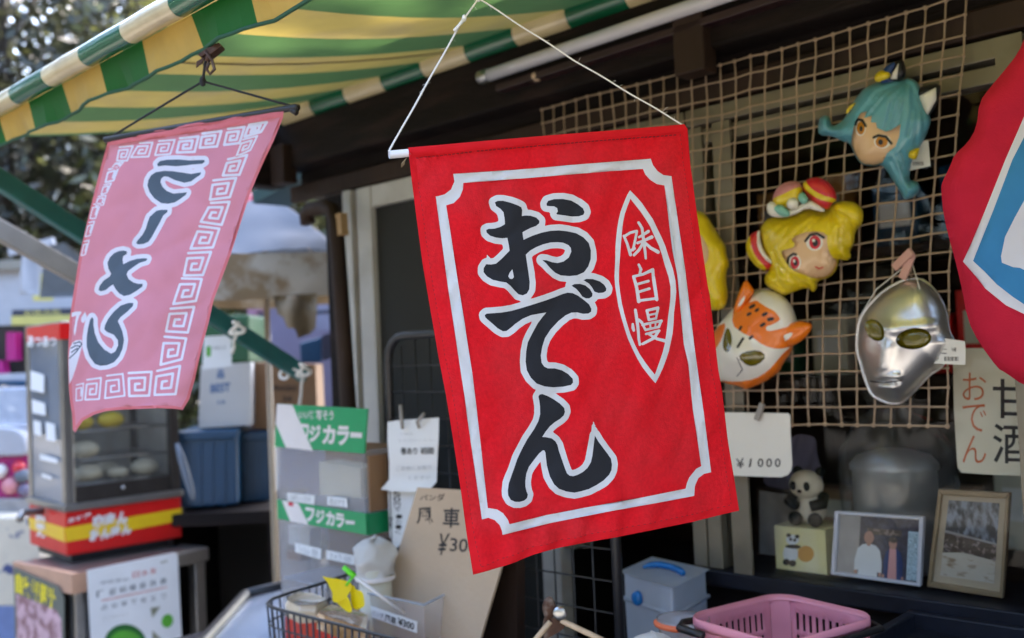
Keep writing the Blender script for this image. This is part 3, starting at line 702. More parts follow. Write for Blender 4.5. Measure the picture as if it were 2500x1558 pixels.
KQ = [Z(q,*B4) for q in ([(1555,45),(1700,35),(1640,215),(1475,190)],[(1470,215),(1625,235),(1575,380),(1400,390)],[(1385,415),(1565,405),(1500,585),(1352,588)],[(1340,600),(1495,605),(1450,775),(1272,800)],[(1255,825),(1440,810),(1390,1010),(1220,1000)],[(1210,1030),(1380,1045),(1345,1205),(1180,1250)],[(1155,1285),(1335,1245),(1300,1465),(1135,1470)],
   [(945,1300),(1125,1290),(1105,1475),(950,1478)],[(785,1320),(910,1305),(925,1475),(770,1495)],[(640,1350),(750,1335),(735,1500),(625,1505)],[(562,1390),(618,1375),(608,1505),(560,1512)],[(690,55),(745,48),(705,165),(662,165)],[(655,190),(700,180),(665,290),(628,300)],[(622,330),(660,320),(630,430),(598,440)])] + \
     [Z(q,*A) for q in ([(1570,1330),(1750,1310),(1700,1460),(1545,1480)],[(1680,1175),(1830,1140),(1770,1295),(1640,1300)],[(1790,1030),(1905,1000),(1850,1110),(1740,1160)],[(1835,920),(1975,900),(1930,975),(1800,1015)],[(1680,950),(1810,935),(1770,1060),(1650,1075)],[(1490,985),(1640,965),(1605,1085),(1470,1095)],[(1325,1020),(1470,1005),(1440,1125),(1300,1130)],[(1170,1040),(1295,1030),(1260,1140),(1140,1150)],[(1030,1055),(1130,1050),(1100,1160),(960,1165)],[(880,1085),(985,1075),(940,1190),(860,1190)],[(850,1205),(915,1195),(875,1245),(825,1240)],[(800,1250),(880,1230),(840,1335),(775,1350)],[(765,1365),(825,1350),(790,1425),(745,1440)],[(725,1450),(785,1440),(765,1515),(705,1525)])]
SPR = [(.03,.02),(.97,.02),(.97,.97),(.03,.97),(.03,.24),(.72,.24),(.72,.74),(.3,.74),(.3,.48),(.5,.48)]
KEYS = []
for q in KQ:
    q = np.array(q); w = np.linalg.norm(q[1] - q[0]); rr = 3.0 if w > 42 else (2.2 if w > 24 else 1.5)
    pl = []
    for u, v in SPR:
        p = (q[0] * (1 - u) + q[1] * u) * (1 - v) + (q[3] * (1 - u) + q[2] * u) * v; pl.append((p[0], p[1], rr))
    if w < 30: pl = pl[:7]
    KEYS += strokes([pl], 1.8)
BOWL = Z([(560,1062),(603,1058),(606,1100),(585,1180),(562,1260),(535,1340),(512,1385),(509,1300),(507,1200),(515,1120),(535,1080)],*B4)
BOWLK = strokes([[(x / 3.024, 480 + y / 3.024, 1.5) for x, y in p] for p in ([(545,1085),(590,1072),(604,1090),(590,1110),(560,1150),(512,1195)],[(525,1120),(560,1100),(590,1105)],[(528,1150),(570,1120)])], 1.2)
MARK = [Z([(530,858),(560,850),(600,848),(600,862),(585,880),(570,930),(560,1000),(550,1030),(545,990),(555,920),(565,880),(545,885),(528,890)],*B4), Z([(628,850),(640,880),(636,905),(615,935),(598,920),(600,895)],*B4)]
def hemline(inset):
    c = np.array(OUT2); d = []
    for i in range(len(c)):
        t = c[(i + 1) % len(c)] - c[i - 1]; t /= np.linalg.norm(t) + 1e-6; d.append(tuple(c[i] + np.array([-t[1], t[0]]) * inset))
    return d
def pink_disp(P):
    x, y = P[:, 0], P[:, 1]; t = np.clip((y - 300) / 700, 0, 1)
    u = (x - (265 - 100 * t)) / (430 - 150 * t)
    z = .045 * t * np.sin(u * 3.2 - .6) - .05 * np.clip(.25 - u, 0, 1) * t * 2 + .006 * np.sin(u * 11 + 4 * t) * t
    z = z + np.array([mnoise.noise((a * .011, c * .008, 3)) * .004 + mnoise.noise((a * .03, c * .02, 1)) * .0012 + abs(mnoise.noise((a * .012 + c * .010, c * .006 - a * .004, 31))) * .007 for a, c in P])
    d = y - (334 - .166 * (x - 268)); z = z + np.where(d < 26, .004 * np.sqrt(np.clip(1 - ((d - 12) / 14.) ** 2, 0, 1)), 0)
    return z
def pink_place(P):                               # keeps the traced outline: cloth moves along the line of sight
    z = pink_disp(P); out = np.empty((len(P), 3))
    for i, (x, y) in enumerate(P):
        q = PP(x, y); v = CAM - q; out[i] = q + v / np.linalg.norm(v) * z[i]
    return out
HEM2 = hemline(13)
TOPB = Z([(810,1008),(1240,942),(1700,862),(2095,793),(2088,862),(1700,935),(1240,1010),(800,1075)],*A)
printed('cloth', OUT2, [(3, [OUT2, hemline(7)]), (3, [TOPB]), (1, KEYS), (1, W2), (2, L2), (1, [BOWL]), (2, BOWLK), (1, [MARK[0]]), (1, [MARK[1]])], pink_place, 8, [M_['pink_cloth'], M_['pale_print'], M_['slate_print'], M_['pink_hem']], pb)
b = MB(); b.tube([PP(257, 342), PP(480, 303), PP(722, 262), PP(728, 263)], .0045, 12); b.tube([PP(712, 268), PP(724, 276)], .004, 8); b.build('rod', M_['black_plastic'], pb)
kn = PP(495, 199)
b = MB(); b.tube([PP(262, 340), PP(380, 268), kn], .0016, 7); b.tube([kn, PP(600, 228), PP(715, 260)], .0016, 7)
b.tube([kn, dep(500, 160, 1.3), dep(503, 140, 1.3)], .002, 7); b.ball(kn, .005, 8, sc=(1, 1, 1.5)); b.build('cord', M_['black_string'], pb)
clip = thing('spring_clip', 'rusty metal spring clip gripping the awning valance above the pink banner', 'clip', dep(515, 140, 1.3))
Pc = Plane(dep(515, 140, 1.29), -FW)
b = MB(); b.pslab([(482,133),(524,103),(532,112),(490,140)], Pc, .012); b.pslab([(500,124),(536,105),(542,114),(510,140)], Pc, .02, off=.004); b.build('jaw', M_['rust'], clip, bevel=.001)
b = MB(); b.tube([Pc(512, 130), Pc(506, 150)], .004, 8); b.tube([Pc(505, 128, .006), Pc(521, 150, .006), Pc(527, 172, .006), Pc(516, 184, .006), Pc(508, 172, .006), Pc(514, 156, .006)], .0022, 8); b.pslab([(480,150),(498,140),(494,152),(478,165)], Pc, .003); b.build('lever', M_['rust'], clip)

# ================================================================== FLAG AT THE RIGHT
PF = Plane(dep(2420, 600, 1.12), RT * -.25 + UP * .02 - FW)
FOUT = smooth_loop([(2760,-240),(2500,89),(2484,132),(2444,182),(2416,215),(2388,251),(2381,314),(2361,350),(2328,380),(2318,407),(2298,446),(2295,460),(2300,505),(2305,526),(2328,615),(2345,698),(2361,780),(2394,840),(2434,900),(2450,908),(2500,941),(2760,1060),(3020,840),(3060,400),(2990,0)], 1)
FW1 = [(2760,-60),(2600,150),(2500,265),(2441,400),(2392,522),(2345,641),(2394,707),(2444,747),(2500,777),(2640,850),(2800,860),(2930,720),(2960,400),(2900,120)]
FB1 = [(2760,-20),(2610,180),(2515,290),(2457,400),(2410,522),(2365,641),(2421,697),(2460,727),(2500,757),(2640,828),(2790,838),(2908,706),(2936,400),(2880,140)]
FW2 = [(2700,240),(2560,370),(2500,466),(2460,539),(2437,585),(2429,631),(2432,646),(2460,656),(2477,658),(2500,671),(2640,742),(2780,690),(2830,480),(2790,280)]
fl = thing('festival_flag', 'crimson flag with white and blue shapes hanging at the right edge', 'flag', PF(2600, 100))
def flag_disp(P):
    x, y = P[:, 0], P[:, 1]; d = np.where(inpoly(P, FOUT), loopdist(P, FOUT), 0)
    return .03 * np.sqrt(np.clip(1 - (1 - np.clip(d / 130, 0, 1)) ** 2, 0, 1)) + .005 * np.sin(x * .03 + y * .018) + np.array([mnoise.noise((a * .012, c * .007, 9)) * .005 for a, c in P])
printed('cloth', FOUT, [(1, [FW1]), (2, [FB1]), (1, [FW2])], on_plane(PF, flag_disp), 16, [M_['crimson_cloth'], M_['flag_white'], M_['flag_blue']], fl)
b = MB(); b.tube([PF(2700, -250, .0), F(.55, .6, 2.04)], .002, 6); b.build('cord', M_['white_string'], fl)
b = MB(); b.tube([PF(2560, -120), PF(2760, -250), PF(3000, -30)], .004, 8); b.build('rod', M_['white_plastic'], fl)

# ================================================================== NET AND MASKS
b = MB(); nc, nr = 29, 23
def netp(i, j):
    u, v = i / (nc - 1), j / (nr - 1); s = -.545 + u * (.812 - .062 * v) + .004 * sin(5 * v + u * 2)
    h = 1.982 - .617 * v + .004 * sin(6 * u + 1) * (1 - v) + .006 * v * (u - .5)
    k = mnoise.noise((i * .7, j * .7, 0)) * .0026; return F(s + k, .034 + .004 * sin(i * .8) * sin(j * .6), h + mnoise.noise((i * .6, j * .5, 7)) * .0026)
for i in range(nc): b.tube([netp(i, j) for j in range(nr)], .0016, 6)
for j in range(nr): b.tube([netp(i, j) + NU * .0015 for i in range(nc)], .0016, 6)
for i in range(nc):
    for j in range(nr): b.ball(netp(i, j) + NU * .001, (.0040 if j in (0, nr - 1) else .0032), 6)
nets = b.build('mask_display_net', M_['net']); tag(nets, 'beige square mesh net hung in front of the window, carrying the masks', 'net')

MF = FP(.042)
def ell(c, rx, ry, n=20, rot=0): return [(c[0] + rx * cos(t) * cos(rot) - ry * sin(t) * sin(rot), c[1] + rx * cos(t) * sin(rot) + ry * sin(t) * cos(rot)) for t in [2 * pi * k / n for k in range(n)]]
ZA, ZB = (1700, 0, 3.024), (1700, 400, 3.024)
def za(p, it=1): return smooth_loop(Z(p, *ZA), it) if it else Z(p, *ZA)
def zb(p, it=1): return smooth_loop(Z(p, *ZB), it) if it else Z(p, *ZB)
def ridges(cx, cy, k, amp):                      # moulded locks of hair fanning from a point
    return lambda P: amp * np.sin(np.arctan2(P[:, 1] - cy, P[:, 0] - cx) * k + np.hypot(P[:, 0] - cx, P[:, 1] - cy) * .02)
def grooves(lines, zz, depth=.0042, w=3.6):      # moulded locks: grooves along the flow of the hair
    L_ = [np.array(smooth_loop(Z(l, *zz), 0)) for l in lines]
    def f(P):
        out = np.zeros(len(P))
        for l in L_:
            d = np.minimum.reduce([segdist(P, l[i], l[i + 1]) for i in range(len(l) - 1)]); out -= depth * np.exp(-(d / w) ** 2)
        return np.maximum(out, -depth * 1.3)
    return f
# --- blue cat-eared mask
m1 = thing('character_mask', 'blue-haired doll mask with black cat ears, topmost on the net', 'mask', MF(2130, 310), 'plastic masks on the net')
HB_ = za([(1240,650),(1330,605),(1440,588),(1520,590),(1580,570),(1655,625),(1680,760),(1735,870),(1725,930),(1690,1020),(1650,1090),(1610,1150),(1580,1240),(1572,1330),(1600,1332),(1640,1345),(1652,1390),(1635,1435),(1590,1465),(1530,1475),(1510,1420),(1455,1340),(1400,1250),(1360,1215),(1320,1228),(1240,1222),(1200,1195),(1160,1125),(1135,1060),(1070,1040),(1000,1005),(905,1000),(895,930),(912,870),(950,850),(985,860),(992,900),(1000,925),(1030,925),(1090,880),(1130,810),(1180,720)])
FB_ = Z([(1150,1000),(1170,900),(1215,835),(1262,822),(1240,872),(1295,855),(1290,905),(1325,905),(1335,945),(1400,972),(1440,960),(1508,918),(1500,1000),(1472,1080),(1410,1130),(1375,1200),(1320,1222),(1240,1216),(1200,1185),(1160,1115),(1142,1060)], *ZA)
d1 = dome(MF, HB_, .044, 62, 0, grooves([[(1540,610),(1400,700),(1290,840)],[(1550,615),(1450,740),(1395,960)],[(1560,620),(1530,780),(1475,950)],[(1580,620),(1600,800),(1560,1000)],[(1590,625),(1660,780),(1690,960)],[(1520,600),(1340,680),(1190,860)],[(1560,615),(1490,770),(1440,950)],[(1530,605),(1370,690),(1240,830)],[(1590,640),(1630,820),(1620,1060)],[(1440,1180),(1500,1300),(1550,1430)],[(1480,1150),(1540,1280),(1600,1390)],[(1520,1130),(1560,1260)],[(1120,880),(1030,960),(930,950)],[(1130,960),(1040,985),(930,980)]], ZA))
def hairplace(P):
    out = d1(P); return out
printed('hair', HB_, [], hairplace, 4.5, [M_['blue_skin']], m1, holes=[FB_])
f1 = dome(MF, HB_, .040, 62, -.006)
printed('face', [((x - 2135) * 1.015 + 2135, (y - 340) * 1.015 + 340) for x, y in FB_], [(1, [ell(za([(1212, 940)], 0)[0], 13, 21), ell(za([(1375, 1045)], 0)[0], 21, 17)]), (2, [ell(za([(1214, 946)], 0)[0], 10, 16), ell(za([(1368, 1048)], 0)[0], 15, 14)]), (3, [ell(za([(1216, 950)], 0)[0], 4, 7), ell(za([(1360, 1050)], 0)[0], 6, 7)]),
    (3, strokes([[(x, y, 3.4) for x, y in Z(q, *ZA)] for q in ([(1172,920),(1188,882),(1225,888),(1250,930)], [(1310,1015),(1345,1000),(1400,1010),(1440,1060)])]))], f1, 6, [M_['face_skin'], M_['mask_white'], M_['mask_amber'], M_['mask_black']], m1)
for eo, ei in (([(1310,615),(1385,500),(1470,455),(1522,430),(1552,520),(1545,575),(1480,610)], [(1432,585),(1450,540),(1495,465),(1482,585)]), ([(1600,672),(1690,630),(1802,612),(1800,700),(1765,800),(1720,858),(1680,850),(1650,760)], [(1632,715),(1770,645),(1772,740),(1712,848),(1692,842),(1655,765)])):
    E_ = za(eo); printed('ear', E_, [(1, [Z(ei, *ZA)])], dome(MF, E_, .02, 25, .008), 7, [M_['mask_black'], M_['mask_white']], m1)
E_ = za([(1310,560),(1362,515),(1430,530),(1432,575),(1390,595),(1325,612)]); printed('ribbon', E_, [], dome(MF, E_, .012, 12, .03), 7, [M_['yellow_hair']], m1)
E_ = za([(1378,505),(1455,455),(1475,470),(1440,530),(1425,590),(1475,600),(1330,620)]); printed('ribbon', E_, [], dome(MF, E_, .006, 12, .028), 7, [M_['mask_navy']], m1)
E_ = za([(1558,1118),(1652,1085),(1640,1130),(1622,1185),(1560,1165)]); printed('ribbon', E_, [], dome(MF, E_, .012, 12, .024), 7, [M_['yellow_hair']], m1)
E_ = za([(1110,800),(1188,745),(1150,800),(1105,852)]); printed('ribbon', E_, [], dome(MF, E_, .01, 10, .02), 7, [M_['yellow_hair']], m1)
tg = thing('price_tag', 'small white barcode tag behind the blue-haired mask', 'tag', MF(2245, 380), 'price tags on the masks')
MT = FP(.046); b = MB(); b.pslab(Z([(1560,1065),(1712,1035),(1728,1225),(1570,1262)], *ZA), MT, .0006)
for k in range(9): b.ppoly(Z([(1600 + k * 9, 1195),(1604 + k * 9, 1194),(1606 + k * 9, 1222),(1602 + k * 9, 1223)], *ZA), MT, .0006, 1)
b.build('card', [M_['paper'], M_['ink']], tg)
# --- yellow-haired mask with red bows
m2 = thing('character_mask', 'yellow-haired doll mask with red bow and a side bun', 'mask', MF(1960, 580), 'plastic masks on the net')
HY = zb([(480,450),(540,395),(700,385),(830,325),(960,345),(1000,300),(1060,280),(1120,275),(1180,290),(1228,335),(1235,400),(1215,460),(1172,500),(1168,590),(1132,640),(1145,690),(1110,718),(1050,705),(1052,735),(1020,810),(960,850),(895,862),(892,920),(862,952),(830,918),(780,922),(690,960),(640,972),(580,940),(510,900),(500,830),(552,770),(500,650),(465,540)])
FY = zb([(690,545),(850,492),(968,512),(962,600),(1000,690),(1048,712),(1012,800),(948,845),(880,850),(790,820),(700,782),(645,700),(622,645),(660,635),(740,608)], 1)
d2 = dome(MF, HY, .046, 70, 0, grooves([[(900,350),(700,450),(560,640)],[(920,360),(780,470),(620,620)],[(960,360),(860,440),(740,600)],[(990,350),(1060,450),(1060,640)],[(1010,350),(1110,500),(1120,680)],[(520,560),(540,720),(640,940)],[(560,640),(620,800),(760,900)],[(600,740),(720,850),(860,920)],[(860,350),(640,450),(510,560)],[(1000,360),(1000,440),(980,500)],[(1090,520),(1090,620),(1110,690)],[(540,780),(600,880),(690,940)]], ZB))
printed('hair', HY, [], d2, 5, [M_['yellow_hair']], m2, holes=[FY])
cy = lambda c: zb([c], 0)[0]
printed('face', [((x - 1980) * 1.015 + 1980, (y - 620) * 1.015 + 620) for x, y in FY], [(1, [ell(cy((872, 578)), 21, 21), ell(cy((722, 728)), 17, 20)]), (2, [ell(cy((876, 580)), 14, 17), ell(cy((728, 730)), 11, 16)]), (3, [ell(cy((878, 584)), 7, 9), ell(cy((732, 732)), 5, 8)]), (1, [ell(cy((866, 566)), 4, 4), ell(cy((722, 718)), 3, 4)]),
    (3, strokes([[(x, y, 3.2) for x, y in Z(q, *ZB)] for q in ([(805,570),(840,525),(890,515),(940,545)], [(672,740),(680,690),(715,665),(735,670)])])), (2, strokes([[(x, y, 1.6) for x, y in Z(q, *ZB)] for q in ([(880,760),(905,775),(935,765)],)], 1.0))], dome(MF, HY, .045, 70, -.006), 6, [M_['face_skin'], M_['mask_white'], M_['mask_red'], M_['mask_black']], m2)
def lump(name, pts, H, R, base, m, parent, layers=(), mats=()): 
    E_ = zb(pts); return printed(name, E_, [(i + 1, [zb(l, 1)]) for i, l in enumerate(layers)], dome(MF, E_, H, R, base), 7, [m, *mats], parent)
lump('bow', [(770,160),(830,105),(905,98),(975,130),(1022,190),(1042,268),(1000,295),(980,345),(900,320),(830,262)], .02, 26, .032, M_['mask_red'], m2, [[(775,120),(800,105),(830,170),(920,230),(1040,262),(1045,290),(990,285),(900,262),(815,205),(780,160)]], [M_['yellow_hair']])
lump('hat', [(560,315),(565,235),(600,170),(670,130),(760,128),(790,185),(775,260),(740,310),(640,330)], .024, 30, .03, M_['mask_pink'], m2, [[(555,260),(640,225),(760,165),(790,190),(770,260),(740,320),(560,330)]], [M_['yellow_hair']])
lump('lace', [(515,310),(555,268),(620,330),(700,350),(830,262),(900,300),(962,352),(900,352),(820,325),(720,380),(620,402),(530,380)], .008, 10, .044, M_['mask_white'], m2)
lump('ribbon', [(760,215),(800,212),(832,272),(792,308),(745,262)], .01, 9, .05, M_['mask_mint'], m2); lump('ribbon', [(560,330),(620,290),(690,350),(690,395),(620,392)], .01, 9, .05, M_['mask_mint'], m2)
q = MF(*cy((712, 295))); v = CAM - q; v /= np.linalg.norm(v); b = MB(); b.ball(q + v * .052, .0095, 14, sc=(1, 1, 1)); b.build('pearl', M_['mask_white'], m2)
lump('bow', [(372,560),(412,510),(470,488),(466,560),(492,640),(562,722),(550,772),(500,792),(440,760),(385,690),(362,620)], .02, 22, .006, M_['mask_red'], m2, [[(372,560),(400,525),(400,600),(440,690),(510,760),(520,795),(490,795),(430,750),(385,690),(362,620)]], [M_['yellow_hair']])
lump('lace', [(445,505),(472,485),(470,560),(495,640),(562,722),(552,745),(480,690),(440,610)], .01, 10, .018, M_['mask_white'], m2)
lump('hair_bun', [(995,310),(1050,278),(1120,275),(1180,290),(1228,335),(1235,400),(1215,455),(1160,480),(1090,420),(1010,350)], .03, 32, .02, M_['yellow_hair'], m2)
# --- partly hidden yellow mask
m3 = thing('character_mask', 'long yellow-haired mask half hidden behind the red banner', 'mask', MF(1700, 630), 'plastic masks on the net')
H3 = zb([(-60,340),(40,350),(90,400),(130,470),(180,550),(215,600),(222,660),(246,740),(224,790),(220,850),(236,960),(220,1050),(180,1078),(110,1085),(20,1000),(-120,900),(-220,940),(-280,1000),(-300,800),(-240,560),(-160,400)])
F3 = zb([(-150,540),(-60,500),(30,515),(75,590),(95,660),(75,740),(0,800),(-100,800),(-160,700)])
printed('hair', H3, [], dome(MF, H3, .042, 55, 0, ridges(1660, 500, 13, .002)), 9, [M_['yellow_hair']], m3, holes=[F3])
printed('face', F3, [(1, [ell(cy((-5, 650)), 13, 17)])], dome(MF, H3, .041, 55, -.006), 8, [M_['face_skin'], M_['mask_black']], m3)
# --- orange fox mask
m4 = thing('character_mask', 'orange and white fox mask with pointed ears below the yellow-haired mask', 'mask', MF(1870, 790), 'plastic masks on the net')
HX = zb([(430,945),(490,928),(560,935),(650,980),(712,1060),(745,1160),(770,1260),(720,1330),(702,1390),(640,1475),(620,1531),(540,1591),(440,1641),(350,1671),(340,1650),(240,1626),(150,1600),(90,1500),(90,1330),(150,1200),(215,1130),(280,1060),(340,1000)], 1)
ORG = [zb([(385,1030),(440,1005),(475,1030),(520,1060),(575,1085),(612,1130),(622,1152),(560,1190),(512,1200),(520,1240),(640,1215),(745,1180),(790,1260),(760,1320),(705,1352),(600,1370),(500,1345),(420,1285),(330,1245),(265,1180),(290,1100),(350,1110),(360,1060)]), zb([(640,1400),(720,1330),(700,1400),(640,1475),(620,1531),(540,1591),(440,1641),(350,1671),(240,1626),(150,1600),(300,1612),(430,1590),(530,1530),(600,1450)]), zb([(90,1330),(150,1200),(220,1170),(200,1260),(170,1330),(100,1420)]), zb([(262,1190),(275,1060),(310,960),(400,900),(432,946),(402,1000),(388,1032),(352,1112),(330,1240)])]
EYX = [zb([(192,1340),(212,1225),(240,1208),(266,1280),(252,1380),(212,1392)]), zb([(308,1432),(342,1390),(460,1372),(522,1420),(455,1488),(380,1496)])]
BLX = strokes([[(x, y, r) for x, y in Z(q, *ZB)] for q, r in (([(305,1352),(345,1290)], 3.2), ([(400,1060),(425,1045)], 4), ([(440,1085),(455,1075)], 3.4), ([(380,1115),(398,1105)], 3.4), ([(495,1115),(515,1105)], 4), ([(480,1195),(500,1182)], 4), ([(535,1150),(560,1145)], 4.4), ([(395,1290),(412,1275)], 3.4), ([(320,1225),(330,1205)], 3), ([(300,1430),(340,1520),(300,1570)], 1.2))], 1.3)
def nosebump(P): c = np.array(cy((300, 1420))); r = np.hypot(P[:, 0] - c[0], P[:, 1] - c[1]); return .022 * np.exp(-(r / 42) ** 2)
printed('face', HX, [(1, [ORG[0]]), (1, [ORG[1]]), (1, [ORG[2]]), (1, [ORG[3]]), (2, BLX)], dome(MF, HX, .05, 75, 0, nosebump), 7, [M_['mask_white'], M_['mask_orange'], M_['mask_black']], m4, holes=EYX)
def exx(P): return -.004 + nosebump(P)
for e in EYX: printed('eye', [((x - np.mean([p[0] for p in e])) * 1.08 + np.mean([p[0] for p in e]), (y - np.mean([p[1] for p in e])) * 1.08 + np.mean([p[1] for p in e])) for x, y in e], [], dome(MF, HX, .05, 75, 0, exx), 8, [M_['eye_olive']], m4)
lump('ear', [(275,1090),(290,1020),(312,955),(362,848),(402,895),(432,945),(390,1000),(350,1060),(320,1110)], .014, 20, .024, M_['mask_orange'], m4, [[(300,1060),(345,980),(365,975),(340,1040)]], [M_['mask_white']])
lump('ear', [(520,1235),(640,1192),(745,1162),(800,1166),(864,1182),(832,1260),(762,1320),(705,1345),(640,1320)], .016, 20, .026, M_['mask_orange'], m4, [[(605,1315),(640,1265),(715,1240),(700,1280),(640,1320)]], [M_['mask_white']])
# --- silver mask: a plain generic one
m5 = thing('character_mask', 'shiny silver face mask with dark eye lenses and a white tag', 'mask', MF(2210, 800), 'plastic masks on the net')
HS5 = zb([(1215,1140),(1280,1040),(1390,935),(1500,872),(1600,842),(1690,860),(1765,930),(1830,1030),(1858,1140),(1872,1250),(1905,1290),(1900,1350),(1830,1481),(1790,1521),(1730,1551),(1660,1631),(1550,1741),(1490,1776),(1400,1761),(1300,1711),(1270,1641),(1240,1561),(1222,1481),(1185,1380),(1195,1220)], 2)
EY5 = [zb([(1238,1200),(1275,1150),(1335,1150),(1385,1210),(1392,1290),(1345,1315),(1280,1290)], 2), zb([(1462,1310),(1500,1245),(1600,1205),(1710,1225),(1745,1290),(1700,1350),(1600,1375),(1510,1360)], 2)]
NO = np.array(cy((1385, 1420)))
def nose5(P):
    a, c = np.array(cy((1425, 1180))), np.array(cy((1372, 1500))); d = segdist(P, a, c)
    lip = sum(.007 * np.exp(-(segdist(P, np.array(cy(u)), np.array(cy(v))) / 8.) ** 2) for u, v in (((1310, 1575), (1490, 1570)), ((1320, 1640), (1450, 1655))))
    brow = .006 * np.exp(-(segdist(P, np.array(cy((1450, 1225))), np.array(cy((1770, 1190)))) / 14.) ** 2) + .006 * np.exp(-(segdist(P, np.array(cy((1240, 1160))), np.array(cy((1400, 1220)))) / 14.) ** 2)
    return .012 * np.exp(-(d / 20.) ** 2) * np.clip((np.hypot(*(P - a).T)) / 60, .3, 1) + lip + brow - .006 * np.exp(-(segdist(P, np.array(cy((1290, 1610))), np.array(cy((1500, 1608)))) / 3.5) ** 2)
SLIT = strokes([[(x, y, 1.7) for x, y in Z([(1285,1606),(1380,1618),(1515,1600)], *ZB)]], 1.2)
printed('face', HS5, [(1, SLIT)], dome(MF, HS5, .055, 95, .002, nose5), 6, [M_['silver'], M_['mask_black']], m5, holes=EY5)
for e in EY5: printed('eye', [((x - np.mean([p[0] for p in e])) * 1.06 + np.mean([p[0] for p in e]), (y - np.mean([p[1] for p in e])) * 1.06 + np.mean([p[1] for p in e])) for x, y in e], [], dome(MF, e, .006, 14, .042), 6, [M_['eye_olive']], m5)
b = MB(); rim = [MF(x, y, .003) for x, y in HS5[::2]]; b.tube(rim, .0022, 6, closed=True); b.build('rim', M_['silver'], m5)
pk = MF(*cy((1612, 720)), .012)
b = MB(); b.tube([MF(*cy((1218, 1150)), .012), MF(*cy((1390, 930)), .03), pk], .0008, 5); b.tube([MF(*cy((1800, 1200)), .04), MF(*cy((1720, 930)), .035), pk], .0008, 5); b.build('elastic_cord', M_['paper'], m5)
pg = thing('clothes_peg', 'pink clothes peg holding the silver mask cord on the net', 'peg', pk)
b = MB(); b.bar(MF(*cy((1490, 770)), .014), MF(*cy((1650, 650)), .03), .012, .006, up=NU); b.build('jaw', M_['peg_pink'], pg, bevel=.0015)
b = MB(); b.bar(MF(*cy((1545, 850)), .012), MF(*cy((1640, 665)), .022), .012, .006, up=NU); b.build('jaw', M_['peg_pink'], pg, bevel=.0015)
tg = thing('price_tag', 'white barcode tag with a round green mark on the silver mask', 'tag', MF(2300, 855), 'price tags on the masks')
MT = FP(.075); b = MB(); b.pslab(smooth_loop(Z([(1708,1278),(1712,1274),(1978,1308),(1985,1314),(1988,1480),(1982,1486),(1725,1472),(1718,1466)], *ZB), 1), MT, .0006)
b.text('価格', Z([(1885,1352),(1920,1356),(1918,1388),(1884,1384)], *ZB), MT, .0005, 1); b.ppoly(Z([(1750,1362),(1852,1368),(1852,1372),(1750,1366)], *ZB), MT, .0005, 1); b.ppoly(Z([(1752,1392),(1850,1398),(1850,1404),(1752,1398)], *ZB), MT, .0005, 1)
b.ppoly(ell(cy((1762, 1428)), 9.5, 9.5), MT, .0005, 2); b.ppoly(Z([(1770,1322),(1830,1328),(1830,1332),(1770,1326)], *ZB), MT, .0005, 3)
for k in range(12): b.ppoly(Z([(1832 + k * 9, 1424),(1832 + k * 9 + (3 + 3 * (k % 3 == 0)), 1424),(1833 + k * 9 + (3 + 3 * (k % 3 == 0)), 1456),(1833 + k * 9, 1456)], *ZB), MT, .0005, 1)
b.build('card', [M_['paper'], M_['ink'], M_['edge_green'], M_['grey_ink']], tg)
# --- price card and peg
P_ = FP(.05)
pc = thing('price_card', 'cream rounded price card reading 1000 yen pegged to the bottom of the net', 'card', P_(1850, 1080))
b = MB(); b.pslab([(1700,1006),(1924,1009),(1929,1015),(1930,1060),(1934,1135),(1931,1150),(1923,1160),(1908,1165),(1885,1165),(1802,1162),(1700,1158)], P_, .001)
b.text('¥', [(1797,1120),(1816,1118),(1818,1142),(1799,1144)], P_, .0004, 1, .005)
for k, ch in enumerate('1000'): x = 1826 + k * 21 + (3 if k else 0); b.text(ch, [(x + (6 if ch == '1' else 0),1120),(x + (10 if ch == '1' else 14),1119),(x + (7 if ch == '1' else 14),1140),(x + (2 if ch == '1' else 0),1141)], P_, .0004, 1, .012)
b.build('card', [M_['paper'], M_['ink']], pc)
b = MB(); b.bar(P_(1852, 1025, .006), P_(1866, 985, .006), .009, .007, up=NU); b.build('peg', M_['grey_metal'], pc, bevel=.001)

# ================================================================== ON AND BEHIND THE WINDOW SILL
SG = FP(-.022)
sg = thing('paper_sign', 'worn paper menu sign with orange and black brush characters inside the window', 'sign', SG(2420, 1150))
b = MB(); b.pslab([(2326,850),(2329,1000),(2336,1120),(2338,1142),(2347,1154),(2400,1158),(2487,1162),(2560,1164),(2560,850)], SG, .0008)
b.vtext('おでん', [(2350,905),(2408,906),(2408,1136),(2350,1134)], SG, .0004, 1, -.006); b.vtext('甘酒', [(2424,918),(2518,920),(2518,1140),(2424,1137)], SG, .0004, 2, .008)
b.build('sheet', [mk('old_paper', (.62, .60, .50), .8, var=.06, col2=(.45, .36, .2), c2scale=9, c2lo=.6, c2hi=.8), M_['orange_ink'], M_['ink']], sg)
bxp = FP(-.045)
pbx = thing('gift_box', 'pale yellow box printed with a panda and an orange ball, on the sill', 'box', bxp(1950, 1400))
s0, h1 = sh(1890, 1283, -.045); s1, _ = sh(2013, 1283, -.045)
b = MB(); b.fbox(s0, s1, -.045 - .085, -.045, HS + .001, h1)
bxq = FP(-.045)
def pp(L): return [(1300 + x / 2.0217, 1200 + y / 2.0217) for x, y in L]
b.ppoly(ell(pp([(1350, 308)])[0], 20, 20), bxq, .0006, 1); b.ppoly(smooth_loop(pp([(1245,270),(1290,268),(1312,290),(1310,330),(1285,352),(1250,350),(1235,310)])), bxq, .0009, 2)
b.ppoly(ell(pp([(1285, 238)])[0], 16, 12), bxq, .0009, 2); b.ppoly(ell(pp([(1266, 216)])[0], 6, 5), bxq, .0012, 3); b.ppoly(ell(pp([(1308, 222)])[0], 6, 5), bxq, .0012, 3)
